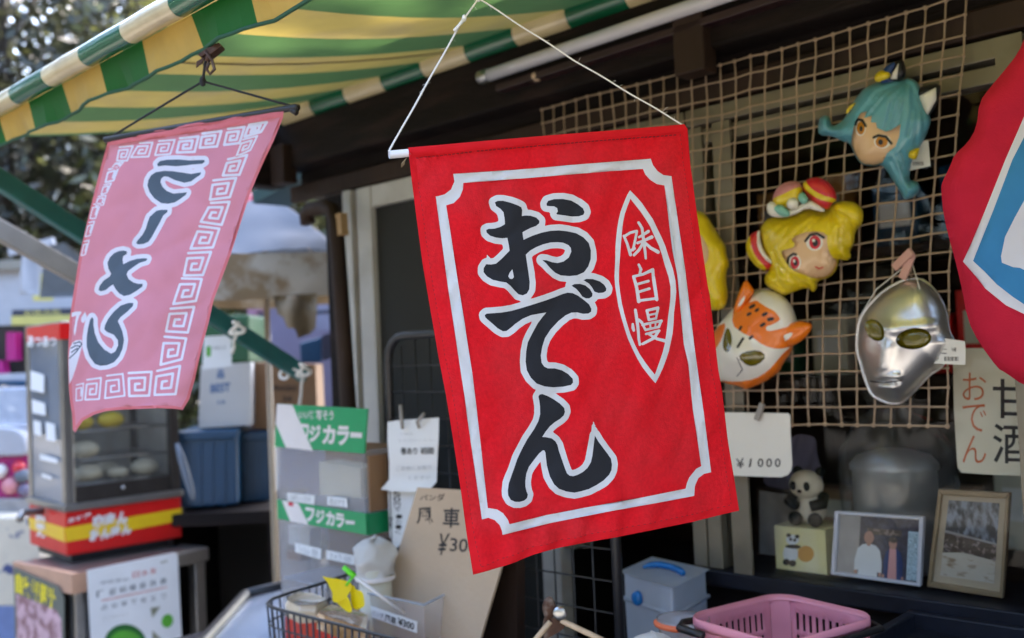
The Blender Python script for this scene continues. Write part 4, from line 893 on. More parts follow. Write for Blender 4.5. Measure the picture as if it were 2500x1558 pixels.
b.ppoly(smooth_loop(pp([(1250,262),(1315,262),(1330,275),(1312,284),(1250,278)])), bxq, .0012, 3); b.ppoly(ell(pp([(1255, 348)])[0], 9, 8), bxq, .0012, 3); b.ppoly(ell(pp([(1285, 354)])[0], 9, 8), bxq, .0012, 3)
b.ppoly(ell(pp([(1276, 236)])[0], 4, 4), bxq, .0012, 3); b.ppoly(ell(pp([(1296, 240)])[0], 4, 4), bxq, .0012, 3)
b.build('box', [M_['box_yellow'], M_['ball_orange'], M_['photo_shirt'], M_['panda_black']], pbx)
# panda figurine sitting on the box
sP = (s0 + s1) / 2 + .004; oP = -.085
pd = thing('panda_figurine', 'small black and white panda figurine sitting on the yellow box', 'figurine', F(sP, oP, h1))
AX = (SU, NU, ZU)
b = MB(); b.ball(F(sP, oP, h1 + .030), .027, 18, sc=(1, .9, 1.15), axes=AX); b.ball(F(sP - .002, oP + .01, h1 + .070), .0265, 20, sc=(1.12, .95, .95), axes=AX); b.build('body', M_['panda_white'], pd)
for sg_, in ((-1,), (1,)):
    MB().ball(F(sP + sg_ * .021, oP + .002, h1 + .092), .0085, 12, axes=AX).build('ear', M_['panda_black'], pd)
    MB().ball(F(sP - .002 + sg_ * .0125, oP + .0335, h1 + .070), .0062, 10, sc=(1, .5, 1.3), axes=AX).build('eye', M_['panda_black'], pd)
    MB().tube([F(sP + sg_ * .026, oP + .004, h1 + .052), F(sP + sg_ * .030, oP + .018, h1 + .040), F(sP + sg_ * .014, oP + .030, h1 + .036)], [.010, .0105, .009], 12).build('arm', M_['panda_black'], pd)
    MB().ball(F(sP + sg_ * .018, oP + .024, h1 + .0125), .0125, 14, sc=(1, 1, 1), axes=AX).build('leg', M_['panda_black'], pd)
MB().ball(F(sP - .002, oP + .036, h1 + .0615), .0035, 8, sc=(1.3, .8, .9), axes=AX).build('nose', M_['panda_black'], pd)
# photo frames
def frame(px, o, w, mfr, label, content, name='picture_frame', lean=0):
    pl = FP(o); t = thing(name, label, 'photo frame', pl(*px[3]))
    q = np.array(px, float); c = q.mean(0); inn = [tuple(p + (c - p) / np.linalg.norm(c - p) * w) for p in q]
    b = MB(); 
    for i in range(4):
        j = (i + 1) % 4; b.pslab([px[i], px[j], inn[j], inn[i]], pl, .012)
    b.build('frame', M_[mfr], t, bevel=.0015)
    content(t, pl, inn); return t
def uvq(q, L): 
    q = np.array(q); return [tuple((q[0] * (1 - u) + q[1] * u) * (1 - v) + (q[3] * (1 - u) + q[2] * u) * v) for u, v in L]
def ph1(t, pl, q):
    b = MB(); P = lambda L, k, m: b.ppoly(uvq(q, L), pl, -.006 + .0004 * k, m)
    P([(0,0),(1,0),(1,1),(0,1)], 0, 0); P([(0,0),(.26,0),(.26,1),(0,1)], 1, 1); P([(.86,.2),(.99,.2),(.99,.98),(.86,.98)], 1, 2)
    P([(.35,.2),(.78,.2),(.78,.3),(.35,.3)], 1, 6)
    P([(.26,1),(.27,.92),(.215,.93),(.215,.76),(.245,.56),(.30,.485),(.355,.465),(.41,.465),(.47,.485),(.52,.56),(.55,.76),(.55,.93),(.50,.92),(.50,1)], 2, 3); P(ell((.235,.955), .018, .035), 2.5, 4); P(ell((.533,.955), .018, .035), 2.5, 4); P(ell((.38,.36), .06, .11), 3, 4); P([(.35,.42),(.41,.42),(.40,.5),(.36,.5)], 3, 4)
    P([(.575,1),(.57,.72),(.60,.56),(.65,.505),(.73,.505),(.78,.56),(.81,.72),(.815,1)], 2, 7); P(ell((.575,.97), .015, .03), 2.5, 4); P(ell((.812,.97), .015, .03), 2.5, 4); P([(.64,.5),(.72,.5),(.74,1),(.63,1)], 3, 5); P(ell((.68,.42), .05, .095), 4, 4); P(ell((.68,.36), .055, .05), 5, 6)
    b.build('photo', [M_['photo_dark'], M_['photo_grey'], M_['photo_blue'], M_['photo_shirt'], M_['photo_skin'], M_['photo_pinkshirt'], M_['photo_mid'], M_['mask_navy']], t)
frame([(2037,1248),(2254,1263),(2246,1433),(2027,1403)], -.03, 13, 'photo_frame_white', 'white-framed photo of two standing people on the window sill', ph1)
def ph2(t, pl, q):
    b = MB(); P = lambda L, k, m: b.ppoly(uvq(q, L), pl, -.006 + .0004 * k, m)
    P([(0,0),(1,0),(1,1),(0,1)], 0, 3); P([(.1,.06),(.9,.06),(.9,.92),(.1,.92)], 1, 0); P([(.1,.42),(.5,.44),(.9,.5),(.9,.7),(.1,.7)], 2, 1); P([(.1,.40),(.9,.49),(.9,.51),(.1,.43)], 3, 4)
    P([(.1,.66),(.4,.63),(.9,.68),(.9,.92),(.1,.92)], 3, 2)
    b.build('photo', [M_['photo_tree'], M_['photo_mid'], M_['photo_snow'], mk('mount', (.40, .33, .24), .6), M_['photo_grey']], t)
frame([(2290,1194),(2465,1204),(2448,1462),(2262,1433)], -.03, 17, 'photo_frame_wood', 'brown wooden frame with a wintry landscape photo on the sill', ph2)
def ph3(t, pl, q): MB().ppoly(q, pl, -.004).build('photo', M_['paper'], t)
frame([(1745,1215),(1816,1222),(1816,1345),(1745,1335)], -.09, 12, 'tan_wood', 'orange wood frame peeping out beside the red banner corner', ph3)
def wb(t, pl, q): MB().ppoly(q, pl, -.004).build('board', M_['photo_grey'], t)
frame([(1846,1190),(1965,1205),(1965,1375),(1846,1360)], -.13, 9, 'brown_wood', 'grey board in a brown frame behind the panda figurine', wb)
# metal canister in a plastic bag inside the shop
cs, chh = sh(2185, 1200, -.15)
cn = thing('metal_canister', 'silver metal canister wrapped in a clear bag inside the window', 'canister', F(cs, -.15, HS + .002))
b = MB(); b.lathe(F(cs, -.15, HS + .002), [(0, 0), (.066, 0), (.068, .01), (.068, .165), (.072, .168), (.072, .176), (.06, .19), (.03, .2), (0, .202)], 28); b.build('can', M_['pot_metal'], cn)
b = MB(); b.lathe(F(cs, -.15, HS + .002), [(.08, 0), (.092, .04), (.087, .09), (.096, .15), (.09, .2), (.06, .245), (.03, .27), (.045, .30)], 20)
b.v = [tuple(np.array(p) + rng.normal(size=3) * .005) for p in b.v]; b.build('bag', glass('bag_film', (.97, .97, .97), .06, .11, (.6, .6, .6), .2), cn)
MB().fbox(-.2, 1.2, -.36, -.1605, HS - .06, HS - .0005).build('shelf', M_['brown_wood'], shop)
cl = thing('folded_cloth', 'dusky grey cloth hanging dimly inside the window by the price card', 'cloth', dep(1910, 1150, 1.9))
PC_ = FP(-.2); o_ = [(1870,1110),(1935,1060),(1985,1060),(2000,1110),(2010,1190),(1940,1195),(1860,1190)]
printed('cloth', smooth_loop(o_), [], on_plane(PC_, lambda P: .006 * np.sin(P[:, 0] * .12 + P[:, 1] * .04)), 9, [M_['lilac']], cl)

# dim stock on the shelf inside
KS = [('brown_box', 'brown carton'), ('old_paper', 'yellowed paper packet'), ('edge_green', 'dark green tin'), ('steamer_red', 'dull red box'), ('crate_blue', 'dark blue box'), ('caramel', 'tan packet'), ('white_paper', 'white packet')]
b = MB(); b.fbox(-1.1, 1.2, -.9, -.62, 1.395, 1.415); b.fbox(-1.1, 1.2, -.9, -.62, 1.68, 1.70); b.build('shelf', M_['brown_wood'], shop)
for lv, hz0 in enumerate((1.001, 1.416, 1.701)):
    s_ = -.5
    while s_ < .75:
        w_ = rng.uniform(.07, .14); h_ = rng.uniform(.09, .2); k = int(rng.integers(0, len(KS))); o_ = rng.uniform(-.75, -.7) if lv else -.92
        t = thing('stock_box', KS[k][1] + ' on the ' + ('lowest', 'middle', 'upper')[lv] + ' shelf, dim behind the net', 'box', F(s_, o_, hz0), 'stock on the shelves inside')
        MB().fbox(s_, s_ + w_, o_ - .08, o_, hz0, hz0 + h_).build('carton', M_[KS[k][0]], t, bevel=.003); MB().fbox(s_ + w_ * .15, s_ + w_ * .85, o_ + .0005, o_ + .001, hz0 + h_ * .35, hz0 + h_ * .75).build('label', M_[('old_paper', 'white_paper', 'grey_ink')[k % 3]], t)
        s_ += w_ + rng.uniform(.01, .08)

# ================================================================== LAMP
lp = thing('fluorescent_lamp', 'unlit white fluorescent tube fixed under the dark beam', 'lamp', FP(.1)(1450, 100))
PL = FP(.1); a = PL(1186, 186); c = PL(1760, -8); dd = (c - a); c = a + dd * 1.25
MB().tube([a, a + dd * .5, c], .0125, 16).build('tube', M_['tube_white'], lp)
dn = dd / np.linalg.norm(dd); b = MB(); b.lathe(a - dn * .022, [(0, 0), (.008, .001), (.0135, .006), (.0135, .03), (.0128, .032)], 16, dn); b.build('end_cap', M_['steel'], lp)
b = MB(); b.bar(a + dn * .02 - ZU * .028 - NU * .02, c - ZU * .028 - NU * .02, .03, .014); b.build('holder', M_['maroon_wood'], lp, bevel=.002)
kb = thing('hook_knob', 'small pale round knob on the dark beam below the fluorescent tube', 'knob', FP(.075)(1322, 190))
b = MB(); b.lathe(FP(.072)(1322, 190), [(0, .024), (.006, .023), (.0095, .017), (.009, .008), (.005, .004), (.005, 0)], 14, NU); b.build('knob', M_['pale_wood'], kb)

# ================================================================== RACK, NOTES AND CARDBOARD SIGN
RO = .25; PR = FP(RO)
rk = thing('wire_rack', 'black wire grid display rack standing behind the red banner', 'rack', F(-.5, RO, 0))
sl, ht = sh(945, 822, RO); sr, _ = sh(1507, 1400, RO)
b = MB(); pts = [F(sl, RO, 0), F(sl, RO, ht - .05)] + [F(sl + .05 - .05 * cos(t), RO, ht - .05 + .05 * sin(t)) for t in (.4, .8, 1.2, pi / 2)] + [F(sr - .05 + .05 * sin(t), RO, ht - .05 + .05 * cos(t)) for t in (0, .4, .8, 1.2)] + [F(sr, RO, ht - .05), F(sr, RO, 0)]
b.tube(pts, .0085, 10); b.build('frame', M_['black_wire'], rk)
b = MB(); k = 1
while sl + .042 * k < sr - .02: b.tube([F(sl + .042 * k, RO, .5), F(sl + .042 * k, RO, ht - (.002 if 1 < k < 12 else .02))], .0016, 5); k += 1
h = ht - .06
while h > .5: b.tube([F(sl, RO + .003, h), F(sr, RO + .003, h)], .0016, 5); h -= .051
b.build('grid', M_['black_wire'], rk)
b = MB(); b.fbox(sl - .25, sl - .235, RO - .02, RO + .02, 0, .02); b.fbox(sl - .06, sr + .04, RO - .08, RO + .1, 0.0, .015); b.build('foot', M_['black_wire'], rk)
P_ = FP(RO + .012)
nt1 = thing('paper_note', 'white handwritten price note clipped to the black wire rack', 'note', P_(1010, 1100))
def nz(L): return Z(L, 930, 980, 3.78)
o_ = nz([(68,188),(180,172),(400,160),(540,148),(556,330),(545,560),(535,740),(500,795),(330,830),(150,822),(40,805),(90,720),(100,560),(85,360)])
printed('sheet', o_, [], on_plane(P_, lambda P: .004 + .004 * np.sin(P[:, 1] * .03) + .012 * np.clip((P[:, 1] - 1165) / 30, 0, 1)), 9, [M_['white_paper']], nt1)
b = MB(); P9 = FP(RO + .022)
b.text('巻あり', nz([(180,425),(335,425),(335,490),(180,490)]), P9, 0, 0, .015); b.text('¥500', nz([(365,425),(485,422),(485,488),(365,490)]), P9, 0, 0, .015)
b.text('ご自由にお取り', nz([(140,600),(465,588),(465,630),(140,640)]), P9, 0, 1, -.01); b.text('ください', nz([(255,690),(455,680),(455,715),(255,725)]), P9, 0, 1, -.01)
b.text('ご案内', nz([(180,292),(290,290),(290,310),(180,312)]), P9, 0, 1, -.015); b.text('をお読みください', nz([(160,352),(520,345),(520,368),(160,376)]), P9, 0, 1, -.02)
b.build('lettering', [M_['ink'], M_['grey_ink']], nt1)
for q in ([(195,30),(205,160),(215,255)], [(415,110),(350,190),(370,245)]):
    b = MB(); b.tube([P9(*p, .004) for p in nz(q)], [.0035, .004, .0035], 8); b.build('peg', M_['grey_metal'], nt1)
nt2 = thing('paper_note', 'narrow white note with vertical handwriting below the pinned note', 'note', FP(RO + .008)(975, 1260))
b = MB(); P8 = FP(RO + .008); b.pslab(nz([(62,822),(330,830),(300,1000),(180,1320),(130,1365),(80,1240)]), P8, .0005)
b.vtext('50円で', nz([(110,830),(185,835),(180,1020),(125,1020)]), P8, .0004, 1); b.vtext('・お・く', nz([(140,1040),(200,1040),(190,1230),(130,1230)]), P8, .0004, 1, -.01); b.vtext('きを', nz([(70,1060),(115,1060),(110,1170),(72,1170)]), P8, .0004, 1)
b.build('sheet', [M_['white_paper'], M_['ink']], nt2)
P_ = Plane(FP(.34)(1080, 1300), NU + ZU * .18)
cbs = thing('cardboard_sign', 'tan cardboard sign with handwritten panda pinwheel price, leaning by the basket', 'sign', P_(1080, 1500))
b = MB(); b.pslab([(1019,1190),(1290,1205),(1225,1380),(1158,1610),(900,1570),(955,1405)], P_, .004)
b.text('パンダ', nz([(362,865),(592,850),(588,920),(360,915)]), P_, .0004, 1); b.text('風', nz([(335,985),(480,975),(478,1140),(330,1130)]), P_, .0004, 1, .016); b.text('車', [(1083,1240),(1124,1240),(1121,1290),(1081,1288)], P_, .0004, 1, .016)
b.text('¥', nz([(545,1220),(640,1220),(590,1420),(520,1420)]), P_, .0004, 1, .01); b.text('300', [(1100,1313),(1168,1318),(1164,1350),(1098,1346)], P_, .0004, 1, .01)
b.build('board', [M_['cardboard'], M_['ink']], cbs)
b = MB(); b.pslab([(1228,1384),(1262,1330),(1262,1600),(1162,1608)], FP(.30), .02); b.build('stand', M_['brown_wood'], cbs)

# ================================================================== FILM CASE
OF = .30; PFc = FP(OF)
fc = thing('display_case', 'frosted acrylic display case with green film advert strips', 'case', F(-1.1, OF - .1, .95))
def fz(L): return Z(L, 660, 970, 3.36)
s0, _ = sh(674, 1150, OF); s1, _ = sh(889, 1150, OF); _, h1 = sh(780, 1095, OF); s0b, _ = sh(686, 1350, OF)
OBK = OF - .13
b = MB(); 
for a_ in ((s0, s0 + .004, OBK, OF - .002), (s1 - .004, s1, OBK, OF - .002)): b.fbox(*a_, .88, h1)
b.fbox(s0 + .0045, s1 - .0045, OF - .006, OF - .002, .88, h1); b.build('acrylic_box', ACR, fc)
b = MB(); b.fbox(s0, s1, OBK - .005, OBK - .001, .88, h1); b.build('back_panel', M_['brown_box'], fc)
for hy in (1238, 1430): 
    _, hq = sh(780, hy, OF); MB().fbox(s0 + .005, s1 - .005, OBK, OF - .007, hq - .004, hq).build('shelf', M_['cloud_plastic'], fc)
b = MB(); b.pslab(fz([(55,55),(795,95),(768,462),(35,405)]), PFc, .004); b.ppoly(fz([(55,55),(182,62),(350,438),(130,414),(45,220)]), PFc, .0004, 1)
b.text('いい顔', fz([(235,108),(362,112),(362,182),(240,180)]), PFc, .0008, 1, .03); b.text('写そう', fz([(380,108),(522,112),(520,188),(378,186)]), PFc, .0008, 1, .03)
b.text('フ', fz([(255,215),(320,220),(325,360),(280,360)]), PFc, .0008, 1, .05); b.text('ジ', fz([(322,225),(420,228),(410,370),(320,368)]), PFc, .0008, 1, .05); b.text('カ', fz([(432,228),(540,232),(530,388),(425,384)]), PFc, .0008, 1, .05); b.text('ラ', fz([(552,232),(655,236),(645,392),(548,396)]), PFc, .0008, 1, .05); b.text('ー', fz([(660,285),(756,290),(754,335),(658,330)]), PFc, .0008, 1, .05)
b.build('header_sign', [M_['film_green'], M_['film_white']], fc)
b = MB(); b.pslab(fz([(55,840),(300,880),(780,955),(790,1130),(310,1045),(60,995)]), FP(OF + .002), .004); Pg2 = FP(OF + .002)
b.ppoly(fz([(95,848),(230,868),(315,1046),(165,1018)]), Pg2, .0004, 1); b.ppoly(fz([(150,855),(190,862),(190,895),(150,888)]), Pg2, .0008, 2)
for i, ch in enumerate('フジカラー'): x = 290 + i * 82; y = 898 + i * 16; b.text(ch, fz([(x, y + (45 if ch == 'ー' else 0)),(x + 76, y + 12 + (40 if ch == 'ー' else 0)),(x + 76, y + (130 if ch != 'ー' else 82)),(x + 5, y + (120 if ch != 'ー' else 78))]), Pg2, .0008, 1, .05)
b.build('strip_sign', [M_['film_green'], M_['film_white'], M_['film_red']], fc)
b = MB(); _, ha = sh(893, 1255, OF); _, hb = sh(895, 1307, OF); b.fbox(s1 + .0005, s1 + .004, OBK, OF - .003, hb, ha); b.build('side_sign', M_['film_green'], fc)
b = MB(); b.fbox(s1 + .006, s1 + .010, OBK, OF - .004, ha + .004, h1 - .01); b.build('side_panel', M_['brown_box'], fc)
for q, tx in (([(140,785),(365,805),(360,880),(145,848)], '20円 ハガキ'), ([(472,812),(630,830),(636,905),(470,880)], '絵はがき'), ([(208,1195),(420,1245),(415,1330),(208,1268)], 'フィルム・電池'), ([(465,1255),(695,1300),(692,1375),(465,1325)], 'カメラ 1500')):
    b = MB(); b.pslab(fz(q), PFc, .001, off=.001); c = np.array(fz(q)); m_ = c.mean(0); b.text(tx, [tuple(p + (m_ - p) * .24) for p in c], PFc, .0014, 1, .0); b.build('price_label', [M_['white_paper'], M_['grey_ink']], fc)
b = MB(); b.pslab(fz([(400,530),(740,580),(745,830),(410,800)]), FP(OF - .02), .05); b.build('goods', M_['old_paper'] if 'old_paper' in M_ else M_['paper'], fc)
b = MB(); b.pslab(fz([(140,1260),(250,1280),(250,1345),(140,1320)]), FP(OF - .01), .03); b.build('goods', M_['brown_box'], fc)
b = MB(); b.pslab(fz([(150,1050),(320,1080),(320,1240),(150,1200)]), FP(OF - .05), .03); b.build('goods', M_['paper'], fc)
# support table under the film case and basket
tb = thing('goods_table', 'dark low table carrying the film case and the wire basket', 'table', F(-.9, .4, 0))
MB().fbox(-1.42, -.28, .06, .80, .85, .88).build('tabletop', M_['navy_board'], tb, bevel=.003)
for s_ in (-1.38, -.34):
    for o_ in (.1, .74): MB().fbox(s_, s_ + .04, o_, o_ + .04, 0, .849).build('leg', M_['navy_board'], tb)
# jar with white bag cover
pj = FP(.40); jc = pj(915, 1380)
jr = thing('covered_jar', 'squat jar under a crumpled white plastic bag beside the film case', 'jar', (jc[0], jc[1], .88))
rj = 46 * np.linalg.norm(jc - CAM) / FPX; jz = pj(908, 1440)[2]
b = MB(); b.lathe((jc[0], jc[1], .881), [(0, 0), (rj * .8, 0), (rj * .84, .01), (rj * .84, pj(908, 1385)[2] - .881), (0, pj(908, 1384)[2] - .881)], 24); b.build('pot', M_['old_paper'], jr)
b = MB(); hb_ = pj(908, 1392)[2]; ht_ = pj(908, 1312)[2]
b.lathe((jc[0], jc[1], hb_), [(rj * 1.0, -.008), (rj * .98, 0), (rj * 1.1, (ht_ - hb_) * .25), (rj * 1.12, (ht_ - hb_) * .5), (rj * 1.0, (ht_ - hb_) * .75), (rj * .7, (ht_ - hb_) * .93), (rj * .35, (ht_ - hb_) * .96), (0, (ht_ - hb_) * .92)], 16)
b.v = [tuple(np.array(p) + rng.normal(size=3) * .0055) for p in b.v]; b.build('bag', M_['bag_white'], jr, sub=1)
b = MB(); b.lathe((jc[0], jc[1], pj(908, 1412)[2]), [(rj * 1.02, 0), (rj * 1.05, .004), (rj * 1.02, .008)], 24); b.build('band', M_['white_plastic'], jr)

# ================================================================== WIRE BASKET AND ITS GOODS
ZB_ = 1.075; HB2 = HP(ZB_)
bk = thing('wire_basket', 'black wire basket full of packets at the bottom of the picture', 'basket', HB2(830, 1500) - ZU * .15)
def z5(L): return Z(L, 640, 1340, 4.852)
rim = z5([(1150,250),(980,315),(640,430),(300,530),(110,600),(60,650),(110,690),(300,745),(600,820),(900,895),(1500,1050),(1900,1150)])
rim3 = [HB2(x, y) for x, y in rim]
b = MB(); b.tube(rim3, .0030, 8); low = [p - ZU * .035 + (np.array(rim3).mean(0) - p) * .02 for p in rim3]; b.tube(low, .0018, 6); low2 = [p - ZU * .10 + (np.array(rim3).mean(0) - p) * .07 for p in rim3]; b.tube(low2, .0024, 6)
b.build('rim', M_['black_wire'], bk)
b = MB()
def along(pts, step):
    out = []
    for a_, c_ in zip(pts[:-1], pts[1:]):
        n_ = max(1, int(np.linalg.norm(np.array(c_) - a_) / step))
        out += [np.array(a_) + (np.array(c_) - a_) * k / n_ for k in range(n_)]
    return out
cen = np.array(rim3).mean(0)
for p in along(rim3, .017): b.tube([p, p - ZU * .10 + (cen - p) * .07, p - ZU * .17 + (cen - p) * .12], .0019, 5)
b.build('side_wires', M_['black_wire'], bk)
def packet(name, label, cat, top, z, hgt, m, band=None):
    t = thing(name, label, cat, HP(z)(*np.mean(top, 0)) - ZU * hgt, 'packets in the wire basket')
    pts = [HP(z)(x, y) for x, y in top]; b = MB(); c = np.mean(pts, 0)
    up_ = [c + (p - c) * .86 for p in pts]; mid = [p - ZU * .008 for p in pts]; lo = [p - ZU * hgt for p in pts]; n_ = len(pts)
    b.add(up_ + mid + lo, [tuple(range(n_))] + [(i, (i + 1) % n_, n_ + (i + 1) % n_, n_ + i) for i in range(n_)] + [(n_ + i, n_ + (i + 1) % n_, 2 * n_ + (i + 1) % n_, 2 * n_ + i) for i in range(n_)], 0, True)
    b.build('wrapper', M_[m], t, bevel=.003)
    if band:
        b = MB(); lo2 = [p - ZU * .03 + (p - c) * .02 for p in pts]; lo3 = [p - ZU * (hgt + .002) + (p - c) * .02 for p in pts]
        b.add(lo2 + lo3, [(i, (i + 1) % n_, n_ + (i + 1) % n_, n_ + i) for i in range(n_)]); b.build('band', M_[band], t)
packet('snack_packet', 'pale cellophane packet in the left end of the wire basket', 'packet', z5([(270,600),(380,500),(600,520),(780,590),(640,670),(430,680)]), 1.07, .10, 'cream_pack', 'red_pack')
packet('snack_packet', 'caramel brown wrapped packet in the wire basket under the yellow pinwheel', 'packet', z5([(630,740),(790,650),(1130,720),(1270,790),(1250,960),(900,840)]), 1.068, .11, 'caramel', 'red_pack')
# pinwheel
pwl = Plane(dep(820, 1450, 1.60), -FW + RT * -.2 + UP * .3)
pw = thing('pinwheel', 'glossy yellow toy pinwheel with a lime green hub on a white stick', 'pinwheel', pwl(810, 1440))
for poly, amp in ((z5([(690,315),(760,338),(900,355),(1035,378),(1110,430),(1050,560),(950,640),(845,635),(852,520),(820,480),(785,400)]), .010), (z5([(1050,440),(1112,430),(1128,490),(1225,500),(1250,620),(1252,690),(1120,735),(1060,640)]), .012), (z5([(950,540),(1060,560),(1120,735),(1080,760),(1030,740),(950,680),(880,640)]), .014)):
    o_ = smooth_loop(poly); c_ = np.mean(o_, 0)
    printed('blade', o_, [], on_plane(pwl, lambda P, a=amp, c=c_: a * np.sin((P[:, 0] - c[0]) * .03 + .6) + a * .3), 6, [M_['pinwheel_yellow']], pw)
b = MB(); b.tube([pwl(*p, .02) for p in z5([(1015,225),(1080,280),(1150,335)])], [.0040, .0044, .0044], 14); b.build('hub', M_['pen_green'], pw)
b = MB(); b.tube([pwl(*p, .02) for p in z5([(1118,340),(1045,440)])], .0019, 10); b.build('pin', M_['pen_green'], pw)
b = MB(); b.tube([pwl(*z5([(1130,322)])[0], .02), pwl(*z5([(1340,505)])[0], .004), pwl(*z5([(1640,770)])[0], -.02)], .0030, 12); b.build('stick', M_['white_plastic'], pw)
# clear bin with label
bn = thing('clear_bin', 'cloudy clear plastic bin with a pinwheel price label in front of the cardboard sign', 'bin', HP(1.09)(1020, 1450) - ZU * .2)
def z6(L): return Z(L, 600, 950, 2.486)
top = z6([(740,1240),(860,1165),(1000,1128),(1180,1150),(1330,1190),(1080,1310)])
T3 = [HP(1.09)(x, y) for x, y in top]; c_ = np.mean(T3, 0); L3 = [p - ZU * .17 + (c_ - p) * .08 for p in T3]
b = MB(); n_ = len(T3); b.add(T3 + L3, [(i, (i + 1) % n_, n_ + (i + 1) % n_, n_ + i) for i in range(n_)] + [tuple(range(n_, 2 * n_))], 0); b.build('body', CLR, bn)
b = MB(); b.tube(T3, .0022, 6, closed=True); b.build('rim', M_['cloud_plastic'], bn)
fl_ = vplane(T3[0] + NU * .0, T3[5]); fl_.p = fl_.p + fl_.n * .004
b = MB(); b.pslab(z6([(755,1315),(1040,1412),(1038,1482),(765,1385)]), fl_, .0008)
b.text('パンダ', z6([(765,1340),(838,1362),(836,1392),(768,1372)]), fl_, .0004, 1, -.005); b.text('風車', z6([(845,1362),(915,1388),(912,1432),(845,1408)]), fl_, .0004, 1, .02); b.text('¥300', z6([(925,1385),(1025,1420),(1022,1464),(925,1432)]), fl_, .0004, 1, .03)
b.build('label', [M_['white_paper'], M_['ink']], bn)
for k in range(9):
    p = c_ - ZU * rng.uniform(.03, .13) + SU * rng.uniform(-.05, .07) + NU * rng.uniform(-.05, .05); a_ = rng.normal(size=3); a_ /= np.linalg.norm(a_); e_ = np.cross(a_, [.3, .5, .8]); e_ /= np.linalg.norm(e_); 
    t = thing('toy_packet', ['small pink wrapped toy packet inside the clear bin', 'small pale blue wrapped toy packet inside the clear bin', 'small white wrapped toy packet inside the clear bin'][k % 3], 'packet', p, 'toy packets in the clear bin')
    b = MB(); b.box(p, a_ * .03, e_ * .022, np.cross(a_, e_) * .006); b.build('wrapper', [M_['mask_pink'], M_['photo_blue'], M_['white_paper']][k % 3], t, bevel=.002)
# freezer
fz_ = HP(.93)
A_ = fz_(600, 1452); B_ = fz_(835, 1396); C_ = fz_(500, 1562); dirn = (C_ - A_) / np.linalg.norm(C_ - A_)
fr = thing('ice_freezer', 'display freezer with a black-edged bluish glass lid beside the wire basket', 'freezer', (A_ + B_) / 2 * np.array([1, 1, 0]))
Bx = A_ + (B_ - A_) * 1.0
b = MB(); q4 = [A_, Bx, Bx + dirn * .9, A_ + dirn * .9]
for i in range(4): b.tube([q4[i], q4[(i + 1) % 4]], .014, 10)
b.build('lid_frame', M_['black_plastic'], fr)
b = MB(); b.add([p - ZU * .006 for p in q4], [(0, 1, 2, 3)]); b.build('lid_glass', FRZ, fr); MB().add([p - ZU * .04 for p in q4], [(0, 1, 2, 3)]).build('frost', M_['poster_white'], fr)
b = MB(); q5 = [p * np.array([1, 1, 0]) + ZU * .05 for p in q4]; q6 = [p - ZU * .02 for p in q4]; b.add(q5 + q6, [(i, (i + 1) % 4, 4 + (i + 1) % 4, 4 + i) for i in range(4)] + [(0, 1, 2, 3)]); b.add([p * np.array([1, 1, 0]) + ZU * .70 for p in q4], [(0, 1, 2, 3)]); b.build('cabinet', M_['poster_white'], fr)

# ================================================================== ON THE COUNTER
# storage case
zc = HP(1.115); q4 = [zc(x, y) for x, y in [(1521,1395),(1594,1362),(1724,1390),(1641,1432)]]
sc_ = thing('storage_case', 'translucent plastic storage case with a blue carry handle on the lid', 'case', np.mean(q4, 0) - ZU * .145)
c_ = np.mean(q4, 0)
b = MB(); lo = [c_ + (p - c_) * 1.0 - ZU * .045 for p in q4]; lo2 = [c_ + (p - c_) * .97 - ZU * .145 for p in q4]
b.add(q4 + lo, [(0, 1, 2, 3)] + [(i, (i + 1) % 4, 4 + (i + 1) % 4, 4 + i) for i in range(4)]); b.build('lid', M_['cloud_plastic'], sc_, bevel=.006)
b = MB(); b.add(lo + lo2, [(4, 5, 6, 7)] + [(i, (i + 1) % 4, 4 + (i + 1) % 4, 4 + i) for i in range(4)]); b.build('body', M_['cloud_plastic'], sc_, bevel=.004)
b = MB(); b.tube([c_ + (p - c_) * 1.03 - ZU * .046 for p in q4], .0032, 8, closed=True); b.build('lid_rim', M_['cloud_plastic'], sc_)
hp_ = HP(1.121); b = MB(); b.tube([hp_(x, y) for x, y in [(1572,1384),(1590,1379),(1615,1379),(1642,1385),(1660,1393),(1667,1399)]], [.003, .0055, .006, .006, .0062, .005], 10); b.build('handle', M_['handle_blue'], sc_)
fp_ = vplane(q4[0], q4[3]); cc = fp_(1561, 1460, .002); b = MB(); b.lathe(cc, [(0, .008), (.010, .0075), (.0125, .004), (.0125, 0)], 20, fp_.n); b.build('latch', M_['handle_blue'], sc_)
# pink basket
zr = 1.135; R_ = HP(zr)
pk = thing('shopping_basket', 'pink plastic shopping basket with a black handle on the counter', 'basket', R_(1940, 1520) - ZU * .15)
c0, c1, c2 = R_(1874, 1441), R_(2146, 1504), R_(1722, 1533)
e1 = c1 - c0; e2 = c2 - c0; W_ = np.linalg.norm(e1); e1 /= W_; e2 = e2 - e1 * (e1 @ e2); D_ = np.linalg.norm(e2) * 1.0; e2 /= np.linalg.norm(e2)
c0 = c0 + e1 * .022; W_ -= .020; D_ *= .92
def rr(w, d, r, n=5):                             # rounded rectangle in basket coordinates
    P = []
    for cx_, cy_, a0 in ((w - r, r, -pi / 2), (w - r, d - r, 0), (r, d - r, pi / 2), (r, r, pi)):
        for k in range(n + 1): t = a0 + pi / 2 * k / n; P.append((cx_ + r * cos(t), cy_ + r * sin(t)))
    return P
def bp(p, z, shrink=0): 
    x = W_ / 2 + (p[0] - W_ / 2) * (1 - shrink); y = D_ / 2 + (p[1] - D_ / 2) * (1 - shrink); return c0 + e1 * x + e2 * y - ZU * z
rp = rr(W_, D_, .035, 6); n_ = len(rp)
